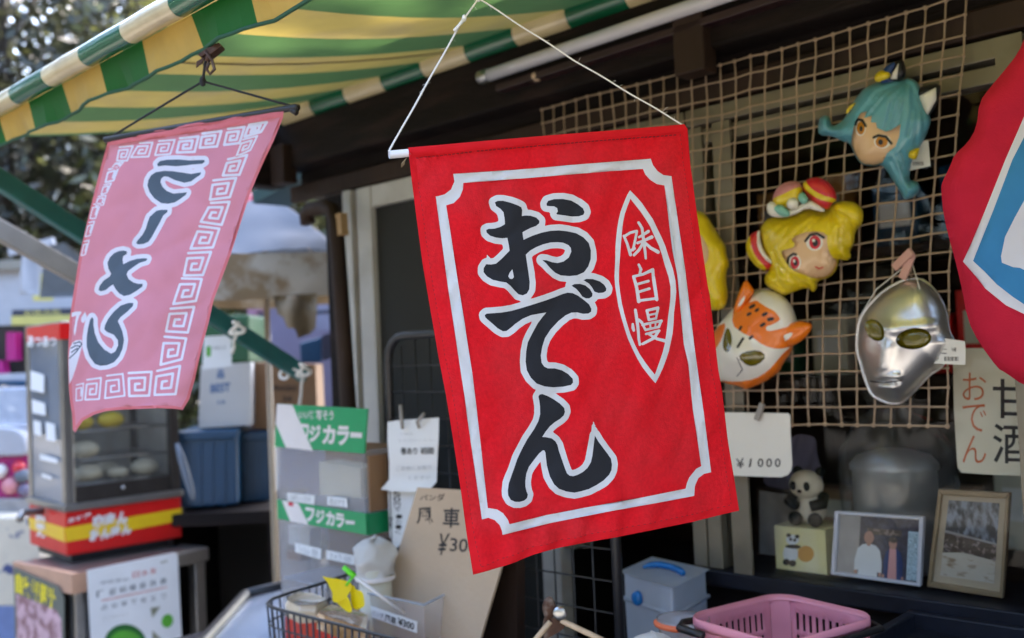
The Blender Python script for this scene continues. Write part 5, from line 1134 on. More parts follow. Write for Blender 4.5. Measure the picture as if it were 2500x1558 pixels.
b = MB(); prof = [(-.004, .010), (.0, .0), (.004, -.012), (.03, -.012), (.03, -.006), (.0075, .004), (.006, .014)]
# rim lip
rings = []
for shr, zz in ((.02, .006), (.0, -.002), (-.016, 0), (-.02, .006), (-.016, .012), (.0, .01)): rings.append([bp(p, zz, shr) for p in rp])
b.add([q for g in rings for q in g], [(i * n_ + k, i * n_ + (k + 1) % n_, (i + 1) * n_ + (k + 1) % n_, (i + 1) * n_ + k) for i in range(len(rings) - 1) for k in range(n_)], 0, True)
b.build('rim', M_['basket_pink'], pk)
def wall(pa, pb, nm):                             # slatted wall between two rim points
    L_ = np.linalg.norm(pb - pa); u_ = (pb - pa) / L_; dn_ = -ZU + (bp((W_ / 2, D_ / 2), 0) - (pa + pb) / 2) * .35; dn_ = dn_ / abs(dn_[2])
    out = [(0, 0), (L_, 0), (L_ * .97, .16), (L_ * .03, .16)]; hs = []
    for row0, row1 in ((.016, .040), (.047, .062), (.074, .10)):
        k = .010
        while k < L_ - .014: hs.append([(k, row0), (k + .0052, row0), (k + .0052, row1), (k, row1)]); k += .0115
    S_ = 2000
    printed(nm, [(x * S_, y * S_) for x, y in out], [], lambda P: np.array([pa + u_ * (x / S_) + dn_ * (y / S_) for x, y in P]), 40, [M_['basket_pink']], pk, holes=[[(x * S_, y * S_) for x, y in h] for h in hs], solid=.002)
K = [bp(p, .006, .012) for p in ((.02, 0), (W_ - .02, 0), (W_, .02), (W_, D_ - .02), (W_ - .02, D_), (.02, D_), (0, D_ - .02), (0, .02))]
for i in (0, 2, 4, 6): wall(K[i], K[i + 1], 'slatted_wall')
b = MB()
for i in (1, 3, 5, 7):
    a_, d_ = K[i], K[(i + 1) % 8]; cm = bp((W_ / 2, D_ / 2), 0)
    f_ = lambda p: p - ZU * .16 + (cm - p) * np.array([1, 1, 0]) * .09
    b.add([a_, d_, f_(d_), f_(a_)], [(0, 1, 2, 3)])
b.add([bp(p, .165, .14) for p in rp], [tuple(range(n_))]); b.build('base', M_['basket_pink'], pk)
b = MB(); hh_ = [bp(p, .012, -.05) for p in [(W_ * .30, D_ + .008), (.01, D_ + .008), (-.004, D_ - .012), (0, D_ * .6)]]; b.tube(hh_, [.005, .006, .006, .004], 8)
b.tube([bp(p, .012, -.045) for p in [(W_ - .03, .0), (W_ + .004, .015), (W_ + .006, D_ * .5), (W_ + .004, D_ - .02), (W_ - .02, D_ + .008), (W_ * .7, D_ + .01)]], .005, 8); b.build('handle', M_['black_plastic'], pk)
# round clear tub
zt = HP(1.125); tc_ = zt(1668, 1512)
rt = 108 * np.linalg.norm(tc_ - CAM) / FPX * .55
tu = thing('clear_tub', 'round clear plastic tub with an orange rim tape behind the pink basket', 'tub', tc_ - ZU * .12)
b = MB(); b.lathe(tc_ - ZU * .12, [(0, 0), (rt * .8, 0), (rt * .86, .01), (rt * .97, .112), (rt * 1.03, .114), (rt * 1.03, .122), (rt * .97, .122)], 36); b.build('body', CLR, tu)
b = MB(); ang = [atan2(*(zt(x, y) - tc_)[1::-1]) for x, y in ((1640, 1540), (1622, 1520))]
b.tube([tc_ + np.array([cos(t), sin(t), 0]) * rt * 1.04 - ZU * .004 for t in np.linspace(pi * .93, pi * 1.42, 12)], .0042, 8); b.build('tape', M_['tape_orange'], tu)
b = MB(); wl = zt(1590, 1560); b.ball(wl - ZU * .045, .045, 18, sc=(1.1, .8, 1.2)); b.v = [tuple(np.array(p) + rng.normal(size=3) * .002) for p in b.v]
bg_ = thing('plastic_bag', 'crumpled white plastic bag in front of the storage case', 'bag', wl - ZU * .14); b.build('bag', M_['bag_white'], bg_, sub=1)
# clip with two wooden sticks
pq = Plane(dep(1360, 1500, 1.32), -FW)
wc = thing('spring_clip', 'rusty spring clip holding two pale wooden sticks at the bottom edge', 'clip', pq(1355, 1530))
def z7(L): return Z(L, 1150, 1240, 4.754)
o_ = smooth_loop(z7([(850,1240),(905,1250),(960,1270),(1030,1290),(1105,1330),(1080,1400),(930,1480),(840,1540),(830,1380)])); printed('body', o_, [], on_plane(pq, lambda P: .004 * np.cos((P[:, 0] - 1355) * .05)), 8, [M_['rust']], wc)
b = MB(); b.ball(pq(*z7([(905, 1150)])[0], .004), .0115, 14, sc=(.8, .35, 1.35), axes=(RT, FW, UP)); b.build('grip', M_['rust'], wc)
b = MB(); b.ball(pq(*z7([(1030, 1205)])[0], .008), .0095, 14, sc=(1, .35, 1.05), axes=((RT + UP) / 1.414, FW, (UP - RT) / 1.414)); b.build('grip', M_['steel'], wc)
for a_, c_ in (((920, 1305), (600, 1690)), ((1040, 1290), (1900, 1700))):
    b = MB(); b.tube([pq(*z7([a_])[0], .006), pq(*z7([c_])[0], .006)], .0038, 10); b.build('stick', M_['pale_wood'], wc)

# ================================================================== STEAMER CABINET AND ITS TABLE
zt0 = .945; Hs = HP(zt0)
A_ = Hs(163, 1358); B_ = Hs(445, 1311); e1 = B_ - A_; W_ = np.linalg.norm(e1); e1 /= W_; e2 = np.array([-e1[1], e1[0], 0])
if e2 @ FW < 0: e2 = -e2
def px_of(P): q = np.array(P) - CAM; return CX + FPX * (q @ RT) / (q @ FW), CY - FPX * (q @ UP) / (q @ FW)
D_ = .3
for k in range(200):
    D_ = .15 + k * .005
    if px_of(A_ + e2 * D_)[0] < 74: break
def S(u, v, z): return A_ + e1 * u + e2 * v + ZU * z
def hz(x, y): v = ray(x, y); t = np.linalg.norm(A_ - CAM) / 1; return float((CAM + ray(x, y) * ((A_ - CAM) @ FW))[2] - zt0)
H1 = hz(159, 1252); H2 = hz(140, 800)
st = thing('bun_steamer', 'steel and glass bun steamer cabinet on a red and yellow lettered base', 'steamer', S(W_ / 2, D_ / 2, 0))
b = MB(); b.box(S(0, 0, 0), e1 * W_, e2 * D_, ZU * H1)
def face_txt(pl, f, P0, ex, ez, nn):
    pass
b.build('base', M_['steamer_red'], st, bevel=.004)
PS1, PS2 = Plane(A_ , -e2), Plane(A_, -e1)
def szf(L): return Z(L, 0, 1060, 5.04)
b = MB(); b.ppoly(szf([(790,1155),(2235,910),(2238,1065),(815,1330)]), PS1, .001, 0); b.ppoly(szf([(345,1015),(792,1150),(806,1335),(372,1165)]), PS2, .001, 0); b.build('stripe', M_['steamer_yellow'], st)
b = MB()
for i, ch in enumerate('井村屋'): x = 835 + i * 100; b.text(ch, szf([(x, 1040 - i * 28),(x + 84, 1018 - i * 28),(x + 84, 1082 - i * 28),(x, 1102 - i * 28)]), PS1, .0016, 0, .03)
for i, ch in enumerate('肉まん'): x = 1140 + i * 145; b.text(ch, szf([(x, 1000 - i * 22),(x + 138, 985 - i * 22),(x + 138, 1135 - i * 18),(x, 1165 - i * 18)]), PS1, .002, 0, .08)
for i, ch in enumerate('あんまん'): x = 1100 + i * 130; b.text(ch, szf([(x, 1185 - i * 22),(x + 125, 1165 - i * 22),(x + 125, 1300 - i * 26),(x, 1335 - i * 26)]), PS1, .002, 0, .08)
b.build('lettering', M_['film_white'], st); b = MB()
for i, ch in enumerate('肉まん'): b.text(ch, szf([(445, 985 + i * 95 ),(560, 1010 + i * 95),(570, 1095 + i * 95),(450, 1065 + i * 95)]), PS2, .002, 0, .06)
b.build('lettering', M_['film_white'], st)
b = MB(); b.box(S(-.008, -.008, H1 + .001), e1 * (W_ + .016), e2 * (D_ + .016), ZU * .022); b.build('tray_edge', M_['stainless'], st, bevel=.004)
zp0, zp1 = H1 + .024, H2 - .03
for u, v in ((.0, .0), (W_ - .03, 0), (0, D_ - .03), (W_ - .03, D_ - .03)):
    b = MB(); b.box(S(u, v, zp0), e1 * .03, e2 * .03, ZU * (zp1 - zp0)); b.build('post', M_['stainless'] if u == 0 else M_['frame_dark'], st, bevel=.003)
b = MB(); b.box(S(0, 0, zp1 + .001), e1 * W_, e2 * D_, ZU * .05); b.build('top', M_['stainless'], st, bevel=.004)
b = MB(); b.box(S(.034, .004, zp0), e1 * (W_ - .068), e2 * .02, ZU * .05); b.build('drawer', M_['frame_dark'], st, bevel=.002); MB().ball(S(W_ * .48, -.002, zp0 + .03), .006, 8).build('drawer_knob', M_['steel'], st)
b = MB(); b.add([S(.03, .006, zp0 + .052), S(W_ - .03, .006, zp0 + .052), S(W_ - .03, .006, zp1), S(.03, .006, zp1)], [(0, 1, 2, 3)]); b.build('pane', GL2, st)
b = MB(); b.add([S(.006, .03, zp0), S(.006, D_ - .03, zp0), S(.006, D_ - .03, zp1), S(.006, .03, zp1)], [(0, 1, 2, 3)]); b.build('pane', FRZ, st)
b = MB(); b.add([S(.03, D_ - .01, zp0), S(W_ - .03, D_ - .01, zp0), S(W_ - .03, D_ - .01, zp1), S(.03, D_ - .01, zp1)], [(0, 1, 2, 3)]); b.add([S(W_ - .012, .03, zp0), S(W_ - .012, D_ - .03, zp0), S(W_ - .012, D_ - .03, zp1), S(W_ - .012, .03, zp1)], [(0, 1, 2, 3)]); b.build('back_wall', M_['liner'], st)
SHZ = [zp0 + .050, zp0 + .125, zp0 + .215]
for z_ in SHZ:
    b = MB()
    for k in range(12): b.tube([S(.03 + (W_ - .06) * k / 11, .03, z_), S(.03 + (W_ - .06) * k / 11, D_ - .03, z_)], .0022, 5)
    b.tube([S(.02, .03, z_), S(W_ - .02, .03, z_)], .004, 6); b.build('shelf', M_['stainless'], st)
b = MB(); zq = hz(150, 812); b.box(S(-.004, -.004, zp1 - .005), e1 * (W_ * .98), e2 * .003, ZU * .05); b.box(S(-.004, .0, zp1 - .005), e1 * .003, e2 * D_ * .9, ZU * .05); b.build('top_sign', M_['steamer_red'], st)
b = MB(); PS3 = Plane(S(-.005, 0, 0), -e1); b.text('あつあつ', [(68, 818),(138, 822),(138, 846),(68, 848)], PS3, .001, 0, .03); b.build('top_lettering', M_['white_paper'], st)
for q in ([(75,905),(108,915),(108,960),(75,952)], [(78,975),(110,985),(112,1015),(80,1008)], [(82,1026),(100,1030),(102,1066),(84,1060)], [(112,1030),(134,1036),(137,1078),(114,1074)], [(98,1108),(140,1120),(141,1132),(98,1122)], [(103,1156),(126,1164),(126,1172),(103,1164)]):
    b = MB(); b.pslab(q, PS3, .0008, off=.001); b.build('price_label', M_['white_paper'], st)
b = MB(); b.tube([S(-.01, D_ * .5, H1 - .01), S(-.07, D_ * .5, H1 - .005), S(-.09, D_ * .4, H1 - .02)], .012, 8); b.build('handle', M_['stainless'], st)
b = MB()
for u, v in ((.03, .03), (W_ - .07, .03), (.03, D_ - .07), (W_ - .07, D_ - .07)): pass
b.box(S(.02, .02, -.026), e1 * (W_ - .04), e2 * (D_ - .04), ZU * .025); b.build('foot', M_['black_plastic'], st)
def bun(u, v, z, r, m, label, name='steamed_bun', sc=(1, 1, .62)):
    c_ = S(u, v, z + r * sc[2] + .002); t = MB().ball(c_, r, 16, sc=sc).build(name, M_[m]); tag(t, label, 'bun', 'buns in the steamer'); return t
bun(.095, .075, SHZ[0], .045, 'bun', 'white steamed bun at the front left of the lowest steamer shelf'); bun(.19, .17, SHZ[0], .042, 'bun', 'white steamed bun at the back of the lowest steamer shelf')
bun(W_ - .085, .08, SHZ[0], .045, 'bun', 'white steamed bun at the right end of the lowest steamer shelf'); bun(W_ - .175, .075, SHZ[0], .033, 'bun', 'small white steamed bun beside the right end one on the lowest shelf')
bun(.09, .08, SHZ[1], .044, 'bun', 'white steamed bun alone on the middle steamer shelf')
bun(.08, .08, SHZ[2], .040, 'yellow_pack', 'yellow steamed bun at the left of the upper steamer shelf'); bun(.175, .08, SHZ[2], .042, 'yellow_pack', 'yellow steamed bun right of the other on the upper shelf')
# table below
zt1 = zt0 - .027; Ht = HP(zt1)
TA = Ht(178, 1404); TB = Ht(512, 1334); TC = Ht(32, 1370); f1_ = TB - TA; TW = np.linalg.norm(f1_); f1_ /= TW; f2_ = np.array([-f1_[1], f1_[0], 0]); f2_ = f2_ if f2_ @ FW > 0 else -f2_
TD = .3
for k in range(300):
    TD = .15 + k * .005
    if px_of(TA + f2_ * TD)[0] < 34: break
def T(u, v, z): return TA + f1_ * u + f2_ * v + ZU * z
tb = thing('steel_table', 'stainless steel table under the bun steamer with posters on its sides', 'table', T(TW / 2, TD / 2, -zt1))
MB().box(T(0, 0, -.045), f1_ * TW, f2_ * TD, ZU * .045).build('tabletop', M_['stainless'], tb, bevel=.006)
for u, v in ((.01, .01), (TW - .05, .01), (.01, TD - .05), (TW - .05, TD - .05)): MB().box(T(u, v, -zt1), f1_ * .04, f2_ * .04, ZU * (zt1 - .046)).build('leg', M_['stainless'], tb, bevel=.004)
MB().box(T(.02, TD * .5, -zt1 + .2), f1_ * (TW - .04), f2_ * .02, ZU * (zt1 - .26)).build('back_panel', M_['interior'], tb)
b = MB(); b.box(T(-.004, -.004, -.055), f1_ * .003, f2_ * TD, ZU * .057); b.box(T(-.004, -.0045, -.055), f1_ * .06, f2_ * .003, ZU * .057); b.box(T(-.004, -.004, .0015), f1_ * .02, f2_ * TD, ZU * .002); b.build('edge_tape', M_['peach_tape'], tb)
PT1 = Plane(T(0, -.012, 0), -f2_); PT2 = Plane(T(-.012, 0, 0), -f1_)
po = thing('poster', 'white green-tea poster with red and black lines, on the front of the steel table', 'poster', PT1(325, 1550))
def zp2(L): return Z(L, 200, 1340, 6.934)
b = MB(); b.pslab(zp2([(85,365),(1560,62),(1620,75),(1700,1700),(170,1900)]), PT1, .002)
gr = 1
b.text('伊勢茶の', zp2([(310,550),(790,480),(790,545),(310,605)]), PT1, .0006, 1, -.01)
for i, ch in enumerate('日本茶'): x = 860 + i * 145; b.text(ch, zp2([(x, 395 - i * 28),(x + 110, 375 - i * 28),(x + 110, 475 - i * 28),(x, 495 - i * 28)]), PT1, .0006, 3, .0)
for i, ch in enumerate('「認知機能改善'): x = 290 + i * 172 - 40 * (i == 0); b.text(ch, zp2([(x, 720 - i * 36),(x + 110, 698 - i * 36),(x + 110, 800 - i * 36),(x, 830 - i * 36)]), PT1, .0006, 1, .0)
b.ppoly(zp2([(330,870),(1440,640),(1440,654),(330,886)]), PT1, .0006, 3)
for i, ch in enumerate('の効果で役立つ'): x = 335 + i * 165; b.text(ch, zp2([(x, 960 - i * 32),(x + 95, 942 - i * 32),(x + 95, 1025 - i * 32),(x, 1045 - i * 32)]), PT1, .0006, 1, -.005)
b.text('詳しくはお尋ねください', zp2([(350,1165),(790,1080),(790,1110),(350,1198)]), PT1, .0006, 4, -.02)
b.ppoly(ell(zp2([(730, 1620)])[0], 52, 50, 30), PT1, .0006, 5); b.ppoly(ell(zp2([(730, 1640)])[0], 42, 38, 30), PT1, .0010, 6); b.ppoly(ell(zp2([(1445, 1220)])[0], 14, 17, 20, .3), PT1, .0006, 6); b.ppoly(zp2([(1160,1000),(1330,975),(1190,1170)]), PT1, .0006, 4); b.ppoly(zp2([(1190,1380),(1340,1520),(1190,1540)]), PT1, .0006, 4)
b.text('茶業', zp2([(1330,215),(1450,180),(1450,225),(1330,260)]), PT1, .0006, 4)
b.build('sheet', [M_['poster_white'], M_['slate_print'], M_['ink'], M_['poster_red'], mk('poster_olive', (.22, .24, .18), .6), mk('deep_green', (.01, .13, .02), .5), M_['leaf_green']], po)
po2 = thing('poster', 'dark food poster with big yellow characters on the side of the steel table', 'poster', PT2(95, 1550))
def zp3(L): return Z(L, 0, 1340, 6.936)
b = MB(); b.pslab(zp3([(225,310),(985,640),(1080,830),(1090,1800),(260,1800)]), PT2, .002); b.ppoly(zp3([(275,760),(960,1040),(1040,1200),(1060,1800),(290,1800)]), PT2, .0005, 2)
for i, ch in enumerate('自家製豚汁'): x = 265 + i * 138; b.text(ch, zp3([(x, 385 + i * 62),(x + 125, 440 + i * 62),(x + 125, 790 + i * 62),(x, 735 + i * 62)]), PT2, .001, 1, .05)
b.build('sheet', [M_['poster_dark'], M_['poster_yellow'], M_['poster_pink']], po2)
b = MB(); ppv = vplane(T(TW, -.02, 0), T(TW + .1, -.02, 0)); t = thing('rolled_bag', 'blue-white plastic strap hanging at the right of the bun steamer', 'strap', dep(455, 1150, 3.05))
Pq = Plane(dep(455, 1150, 3.0), -FW); b.tube([Pq(432, 1082), Pq(442, 1115), Pq(455, 1160), Pq(468, 1205), Pq(472, 1222)], [.006, .012, .013, .010, .004], 10); b.build('strap', M_['umbrella_top'], t)

# ================================================================== BACKGROUND ON THE LEFT
FH = np.array([FW[0], FW[1], 0]); FH /= np.linalg.norm(FH)
def bgplane(x, y, D, yaw=0): return Plane(dep(x, y, D), -FH * cos(yaw) + np.array([1, 0, 0]) * sin(yaw))
# dark bench
bz = dep(540, 1243, 3.3)[2]
be = thing('storage_bench', 'dark bench in the shade under the blue crates', 'bench', (dep(540, 1243, 3.4)[0], 3.4, 0))
Pb = bgplane(540, 1243, 3.22); b = MB(); a_ = Pb(405, 1243); c_ = Pb(665, 1243); b.box((a_[0], a_[1], bz - .04), (c_ - a_) * np.array([1, 1, 0]), FH * .55, ZU * .04); b.build('top', M_['dark_wood'], be)
for k in (0, .95): b = MB(); b.box((a_ + (c_ - a_) * k * np.array([1, 1, 0])) * np.array([1, 1, 0]), (c_ - a_) * .05 * np.array([1, 1, 0]), FH * .5, ZU * (bz - .041)); b.build('leg', M_['dark_wood'], be)
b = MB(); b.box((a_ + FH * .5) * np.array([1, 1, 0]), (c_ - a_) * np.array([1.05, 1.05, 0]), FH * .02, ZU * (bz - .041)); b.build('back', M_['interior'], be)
def crate(px, D, label, dep_=.28):
    Pk = bgplane(px[0][0], px[0][1], D, .12); t = thing('plastic_crate', label, 'crate', Pk(*px[3]), 'blue plastic crates on the bench')
    MB().pslab(px, Pk, dep_).build('body', M_['crate_blue'], t, bevel=.008)
    (x0, y0), (x1, y1) = px[0], px[1]; MB().pslab([(x0 - 3, y0 - 2), (x1 + 3, y1 - 2), (x1 + 3, y1 + 20), (x0 - 3, y0 + 20)], Pk, dep_ + .02, off=.012).build('rim', M_['crate_blue'], t, bevel=.005)
    b = MB()
    for k in range(1, 5): x = x0 + (x1 - x0) * k / 5; b.pslab([(x - 2, y0 + 26), (x + 2, y0 + 26), (x + 2, px[3][1] - 6), (x - 2, px[3][1] - 6)], Pk, .004, off=.005)
    b.build('ribs', M_['crate_blue'], t)
    return t
crate([(432,1056),(578,1050),(580,1232),(440,1242)], 3.3, 'blue plastic storage crate with a rim, nearer the bun steamer')
crate([(584,1058),(665,1054),(660,1222),(588,1228)], 3.42, 'narrower blue plastic crate beside the beige umbrella pole')
def carton(px, D, m, label, dep_=.3, text=None, group=None):
    Pk = bgplane(px[0][0], px[0][1], D, .1); t = thing('cardboard_box', label, 'box', Pk(*px[3]), group); b = MB(); b.pslab(px, Pk, dep_)
    for q, tx in (text or []): b.text(tx, q, Pk, .002, 1, .03)
    b.build('carton', [M_[m], M_['blue_ink'] if m == 'white_box' else M_['ink']], t, bevel=.003)
    b = MB(); (x0, y0), (x1, y1) = px[0], px[1]; xm = (x0 + x1) / 2; b.pslab([(xm - 6, (y0 + y1) / 2), (xm + 6, (y0 + y1) / 2), (xm + 6, (y0 + y1) / 2 + 40), (xm - 6, (y0 + y1) / 2 + 40)], Pk, .001, off=.0016); b.build('tape', M_[m], t); return t
carton([(490,893),(612,884),(612,1038),(484,1046)], 3.36, 'white_box', 'white cardboard box printed with blue marks, on the blue crate', .28, [([(530,902),(548,902),(548,924),(530,924)], '品'), ([(514,938),(562,934),(562,956),(514,960)], 'BEST'), ([(532,978),(550,977),(550,986),(532,987)], '15')])
carton([(613,884),(770,890),(776,1052),(614,1046)], 3.46, 'brown_box', 'plain brown cardboard box beside the white printed box', .28, [([(668,942),(724,942),(724,954),(668,954)], 'FRAGILE'), ([(690,968),(712,968),(712,980),(690,980)], '24')])
Pk = bgplane(530, 850, 3.0); t = thing('notice_sheet', 'white printed sheet with a small green block above the white box', 'notice', Pk(530, 890))
b = MB(); b.pslab([(498,822),(556,818),(564,828),(565,894),(494,902)], Pk, .002); b.ppoly([(504,846),(515,845),(515,870),(504,871)], Pk, .001, 1); b.text('お知らせ', [(520,846),(552,844),(552,852),(520,854)], Pk, .001, 2); b.build('sheet', [M_['white_paper'], M_['leaf_green'], M_['grey_ink']], t)
Pk = bgplane(590, 830, 3.9); t = thing('garden_box', 'green plastic box behind the notice sheet', 'box', Pk(590, 890)); MB().pslab([(470,770),(608,768),(608,884),(470,890)], Pk, .3).build('box', mk('garden_green', (.012, .07, .02), .6), t, bevel=.01)
# lilac stall wall with pink panel
Pk = bgplane(720, 830, 4.6); t = thing('stall_wall', 'lilac painted stall wall with a pink door jamb behind the umbrella pole', 'wall', Pk(720, 1000))
MB().pslab([(612,742),(830,738),(840,1300),(612,1300)], Pk, .08).build('panel', M_['lilac'], t); MB().pslab([(606,738),(655,738),(655,760),(630,762),(628,900),(606,900)], Pk, .06, off=.02).build('jamb', M_['pink_wall'], t, bevel=.004)
Pk = bgplane(790, 780, 4.4); t = thing('wall_panel', 'pale lavender panel by the shop corner above the blue bin', 'panel', Pk(800, 800)); b = MB(); b.pslab([(772,722),(826,718),(826,804),(774,806)], Pk, .03); b.ppoly([(772,758),(826,756),(826,764),(772,766)], Pk, .002, 1); b.build('panel', [mk('lavender', (.22, .21, .29), .6), M_['photo_dark']], t)
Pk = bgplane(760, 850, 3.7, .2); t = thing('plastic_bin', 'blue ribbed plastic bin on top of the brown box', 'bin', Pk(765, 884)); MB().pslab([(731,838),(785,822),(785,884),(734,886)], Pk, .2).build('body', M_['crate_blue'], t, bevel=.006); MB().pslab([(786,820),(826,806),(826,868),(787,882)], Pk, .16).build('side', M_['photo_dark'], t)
# towel
Pk = bgplane(715, 780, 2.85); t = thing('hanging_towel', 'brown towel hanging below the umbrella valance', 'towel', Pk(720, 730))
printed('cloth', [(665,722),(775,716),(778,760),(770,800),(752,815),(728,826),(722,804),(700,800),(690,776),(676,768),(670,745)], [], on_plane(Pk, lambda P: .02 * np.sin(P[:, 0] * .09) + .01 * np.sin(P[:, 1] * .06)), 8, [M_['towel_brown']], t)
# umbrella: a small square parasol on a thin pole
ub = dep(656, 900, 3.12); UB = np.array([ub[0], ub[1], 0])
um = thing('patio_umbrella', 'pale square canvas parasol on a thin pole, its beige valance painted with brown shade', 'umbrella', UB)
zA = dep(656, 480, 3.12)[2]; uf = CAM - UB; uf[2] = 0; uf /= np.linalg.norm(uf); us = np.array([-uf[1], uf[0], 0]); us = us if us @ RT > 0 else -us
RU = .215; fc_ = UB + uf * RU; zR = dep(656, 612, (fc_ - CAM) @ FW)[2]; zV = dep(656, 722, (fc_ - CAM) @ FW)[2]
K4 = [uf * RU + us * RU, -uf * RU + us * RU, -uf * RU - us * RU, uf * RU - us * RU]
def ring(f, sag, z, n=24, bow=0):
    out = []
    for a_, c_ in zip(K4, K4[1:] + K4[:1]):
        for k in range(n): t_ = k / n; q = a_ * (1 - t_) + c_ * t_; out.append(UB + q * f * (1 + bow * sin(pi * t_)) + ZU * (z - sag * sin(pi * t_)))
    return out
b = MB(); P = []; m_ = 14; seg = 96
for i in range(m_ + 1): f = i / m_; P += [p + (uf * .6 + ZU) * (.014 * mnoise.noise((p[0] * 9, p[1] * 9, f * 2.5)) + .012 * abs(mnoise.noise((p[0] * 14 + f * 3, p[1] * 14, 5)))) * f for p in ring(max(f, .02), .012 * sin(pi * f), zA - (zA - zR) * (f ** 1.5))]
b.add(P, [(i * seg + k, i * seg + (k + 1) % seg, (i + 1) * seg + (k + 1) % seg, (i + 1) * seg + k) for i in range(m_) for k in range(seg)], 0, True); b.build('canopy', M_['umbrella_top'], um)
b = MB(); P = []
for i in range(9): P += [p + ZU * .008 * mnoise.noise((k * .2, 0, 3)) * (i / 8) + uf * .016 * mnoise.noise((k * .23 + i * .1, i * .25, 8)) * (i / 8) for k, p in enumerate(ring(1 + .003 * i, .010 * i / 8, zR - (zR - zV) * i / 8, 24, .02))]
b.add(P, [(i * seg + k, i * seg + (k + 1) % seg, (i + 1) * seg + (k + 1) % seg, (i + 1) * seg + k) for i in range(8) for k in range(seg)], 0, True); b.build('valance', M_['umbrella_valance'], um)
MB().tube([UB, UB + ZU * (zA + .01)], .0095, 12).build('pole', mk('pole_beige', (.42, .33, .23), .4), um)
for q in K4: MB().tube([UB + ZU * (zA - .02), UB + q * .97 + ZU * (zR - .006)], .004, 6).build('rib', M_['grey_metal'], um)
b = MB(); b.ball(UB + ZU * (zA + .030), .024, 14); b.build('finial', M_['white_plastic'], um)
b = MB(); b.lathe(UB + ZU * (zA - .012) - us * .02, [(.04, -.012), (.03, .01), (.018, .03), (0, .032)], 14); b.build('cap', M_['mask_red'], um)
b = MB(); b.lathe(UB, [(0, 0), (.2, 0), (.2, .05), (.05, .09), (0, .09)], 20); b.build('base', M_['grey_metal'], um)
# stall at the far left
Pk = bgplane(90, 720, 4.9); t = thing('stall_board', 'white stall board with yellow and dark bands at the left edge', 'board', Pk(80, 790))
b = MB(); b.pslab([(-120,660),(190,655),(190,792),(-120,796)], Pk, .05); b.ppoly([(75,668),(130,668),(130,735),(82,735)], Pk, .002, 1); b.ppoly([(28,772),(190,768),(190,792),(28,794)], Pk, .002, 1); b.ppoly([(30,757),(190,752),(190,768),(30,772)], Pk, .002, 2); b.text('お休み処', [(60,758),(150,755),(150,768),(60,771)], Pk, .004, 1)
b.build('board', [M_['stall_white'], M_['stall_yellow'], M_['photo_dark']], t)
b = MB(); b.pslab([(-120,640),(70,636),(70,658),(-120,662)], Pk, .4, off=.05); b.build('roof_edge', M_['stainless'], t)
Pk = bgplane(60, 900, 4.5); t = thing('toy_shelf', 'shaded shelf of magenta goods under the stall board', 'shelf', Pk(60, 1000)); b = MB(); b.pslab([(-120,800),(200,795),(200,915),(-120,920)], Pk, .02); b.build('back', M_['interior'], t)
b = MB(); b.pslab([(-120,915),(180,908),(180,930),(-120,938)], Pk, .3, off=.2); b.build('board', M_['stall_white'], t); b = MB(); b.pslab([(-120,930),(180,925),(180,936),(-120,941)], Pk, .3, off=.21); b.build('trim', M_['crate_blue'], t)
for k, q in enumerate(([(40,812),(62,812),(62,880),(40,880)], [(-30,880),(30,880),(34,912),(-30,914)], [(85,800),(118,798),(118,830),(85,832)])):
    tt = MB().pslab(q, Pk, .06, off=.09).build('toy_carton', M_['magenta']); tag(tt, ['tall magenta toy carton on the shelf under the stall board', 'wide magenta toy carton at the left edge of the shelf', 'small magenta toy carton high under the stall board'][k], 'carton', 'magenta cartons on the toy shelf')
Pk = bgplane(40, 1120, 3.9); t = thing('capsule_machine', 'capsule toy machine with a white domed top and magenta balls at the left edge', 'machine', Pk(20, 1270))
b = MB(); b.pslab([(-120,950),(70,945),(72,1040),(-120,1050)], Pk, .3); b.build('window_box', FRZ, t, bevel=.01)
o_ = smooth_loop([(-120,1042),(20,1040),(62,1052),(74,1085),(72,1112),(40,1112),(-120,1116)]); b = MB(); b.pslab(o_, Pk, .3, off=.03); b.build('top', M_['stall_white'], t, bevel=.01)
b = MB(); b.pslab([(-120,1112),(68,1112),(80,1218),(-120,1222)], Pk, .3); b.build('body', M_['magenta'], t, bevel=.008)
b = MB(); b.pslab([(-120,1218),(86,1214),(90,1262),(-120,1266)], Pk, .34, off=.02); b.build('tray', M_['photo_grey'], t, bevel=.008)
for (x, y), m, r in (((30, 1185), 'mask_pink', .034), ((58, 1160), 'umbrella_top', .03), ((64, 1196), 'lilac', .026), ((50, 1140), 'mask_red', .026), ((5, 1150), 'mask_white', .03)): MB().ball(Pk(x, y, .012), r, 12).build('capsule', M_[m], t)
Pk = bgplane(40, 1350, 3.75); t = thing('cloth_stand', 'stand draped with cream cloth printed in dark blue at the left edge', 'stand', Pk(20, 1550))
b = MB(); b.pslab([(-120,1262),(96,1262),(100,1470),(60,1480),(-120,1490)], Pk, .4); b.build('cloth', M_['pattern_cloth'], t, bevel=.01); b = MB(); b.pslab([(-120,1478),(60,1480),(62,1700),(-120,1700)], Pk, .3); b.build('cabinet', mk('dusty_blue', (.16, .22, .42), .6), t)

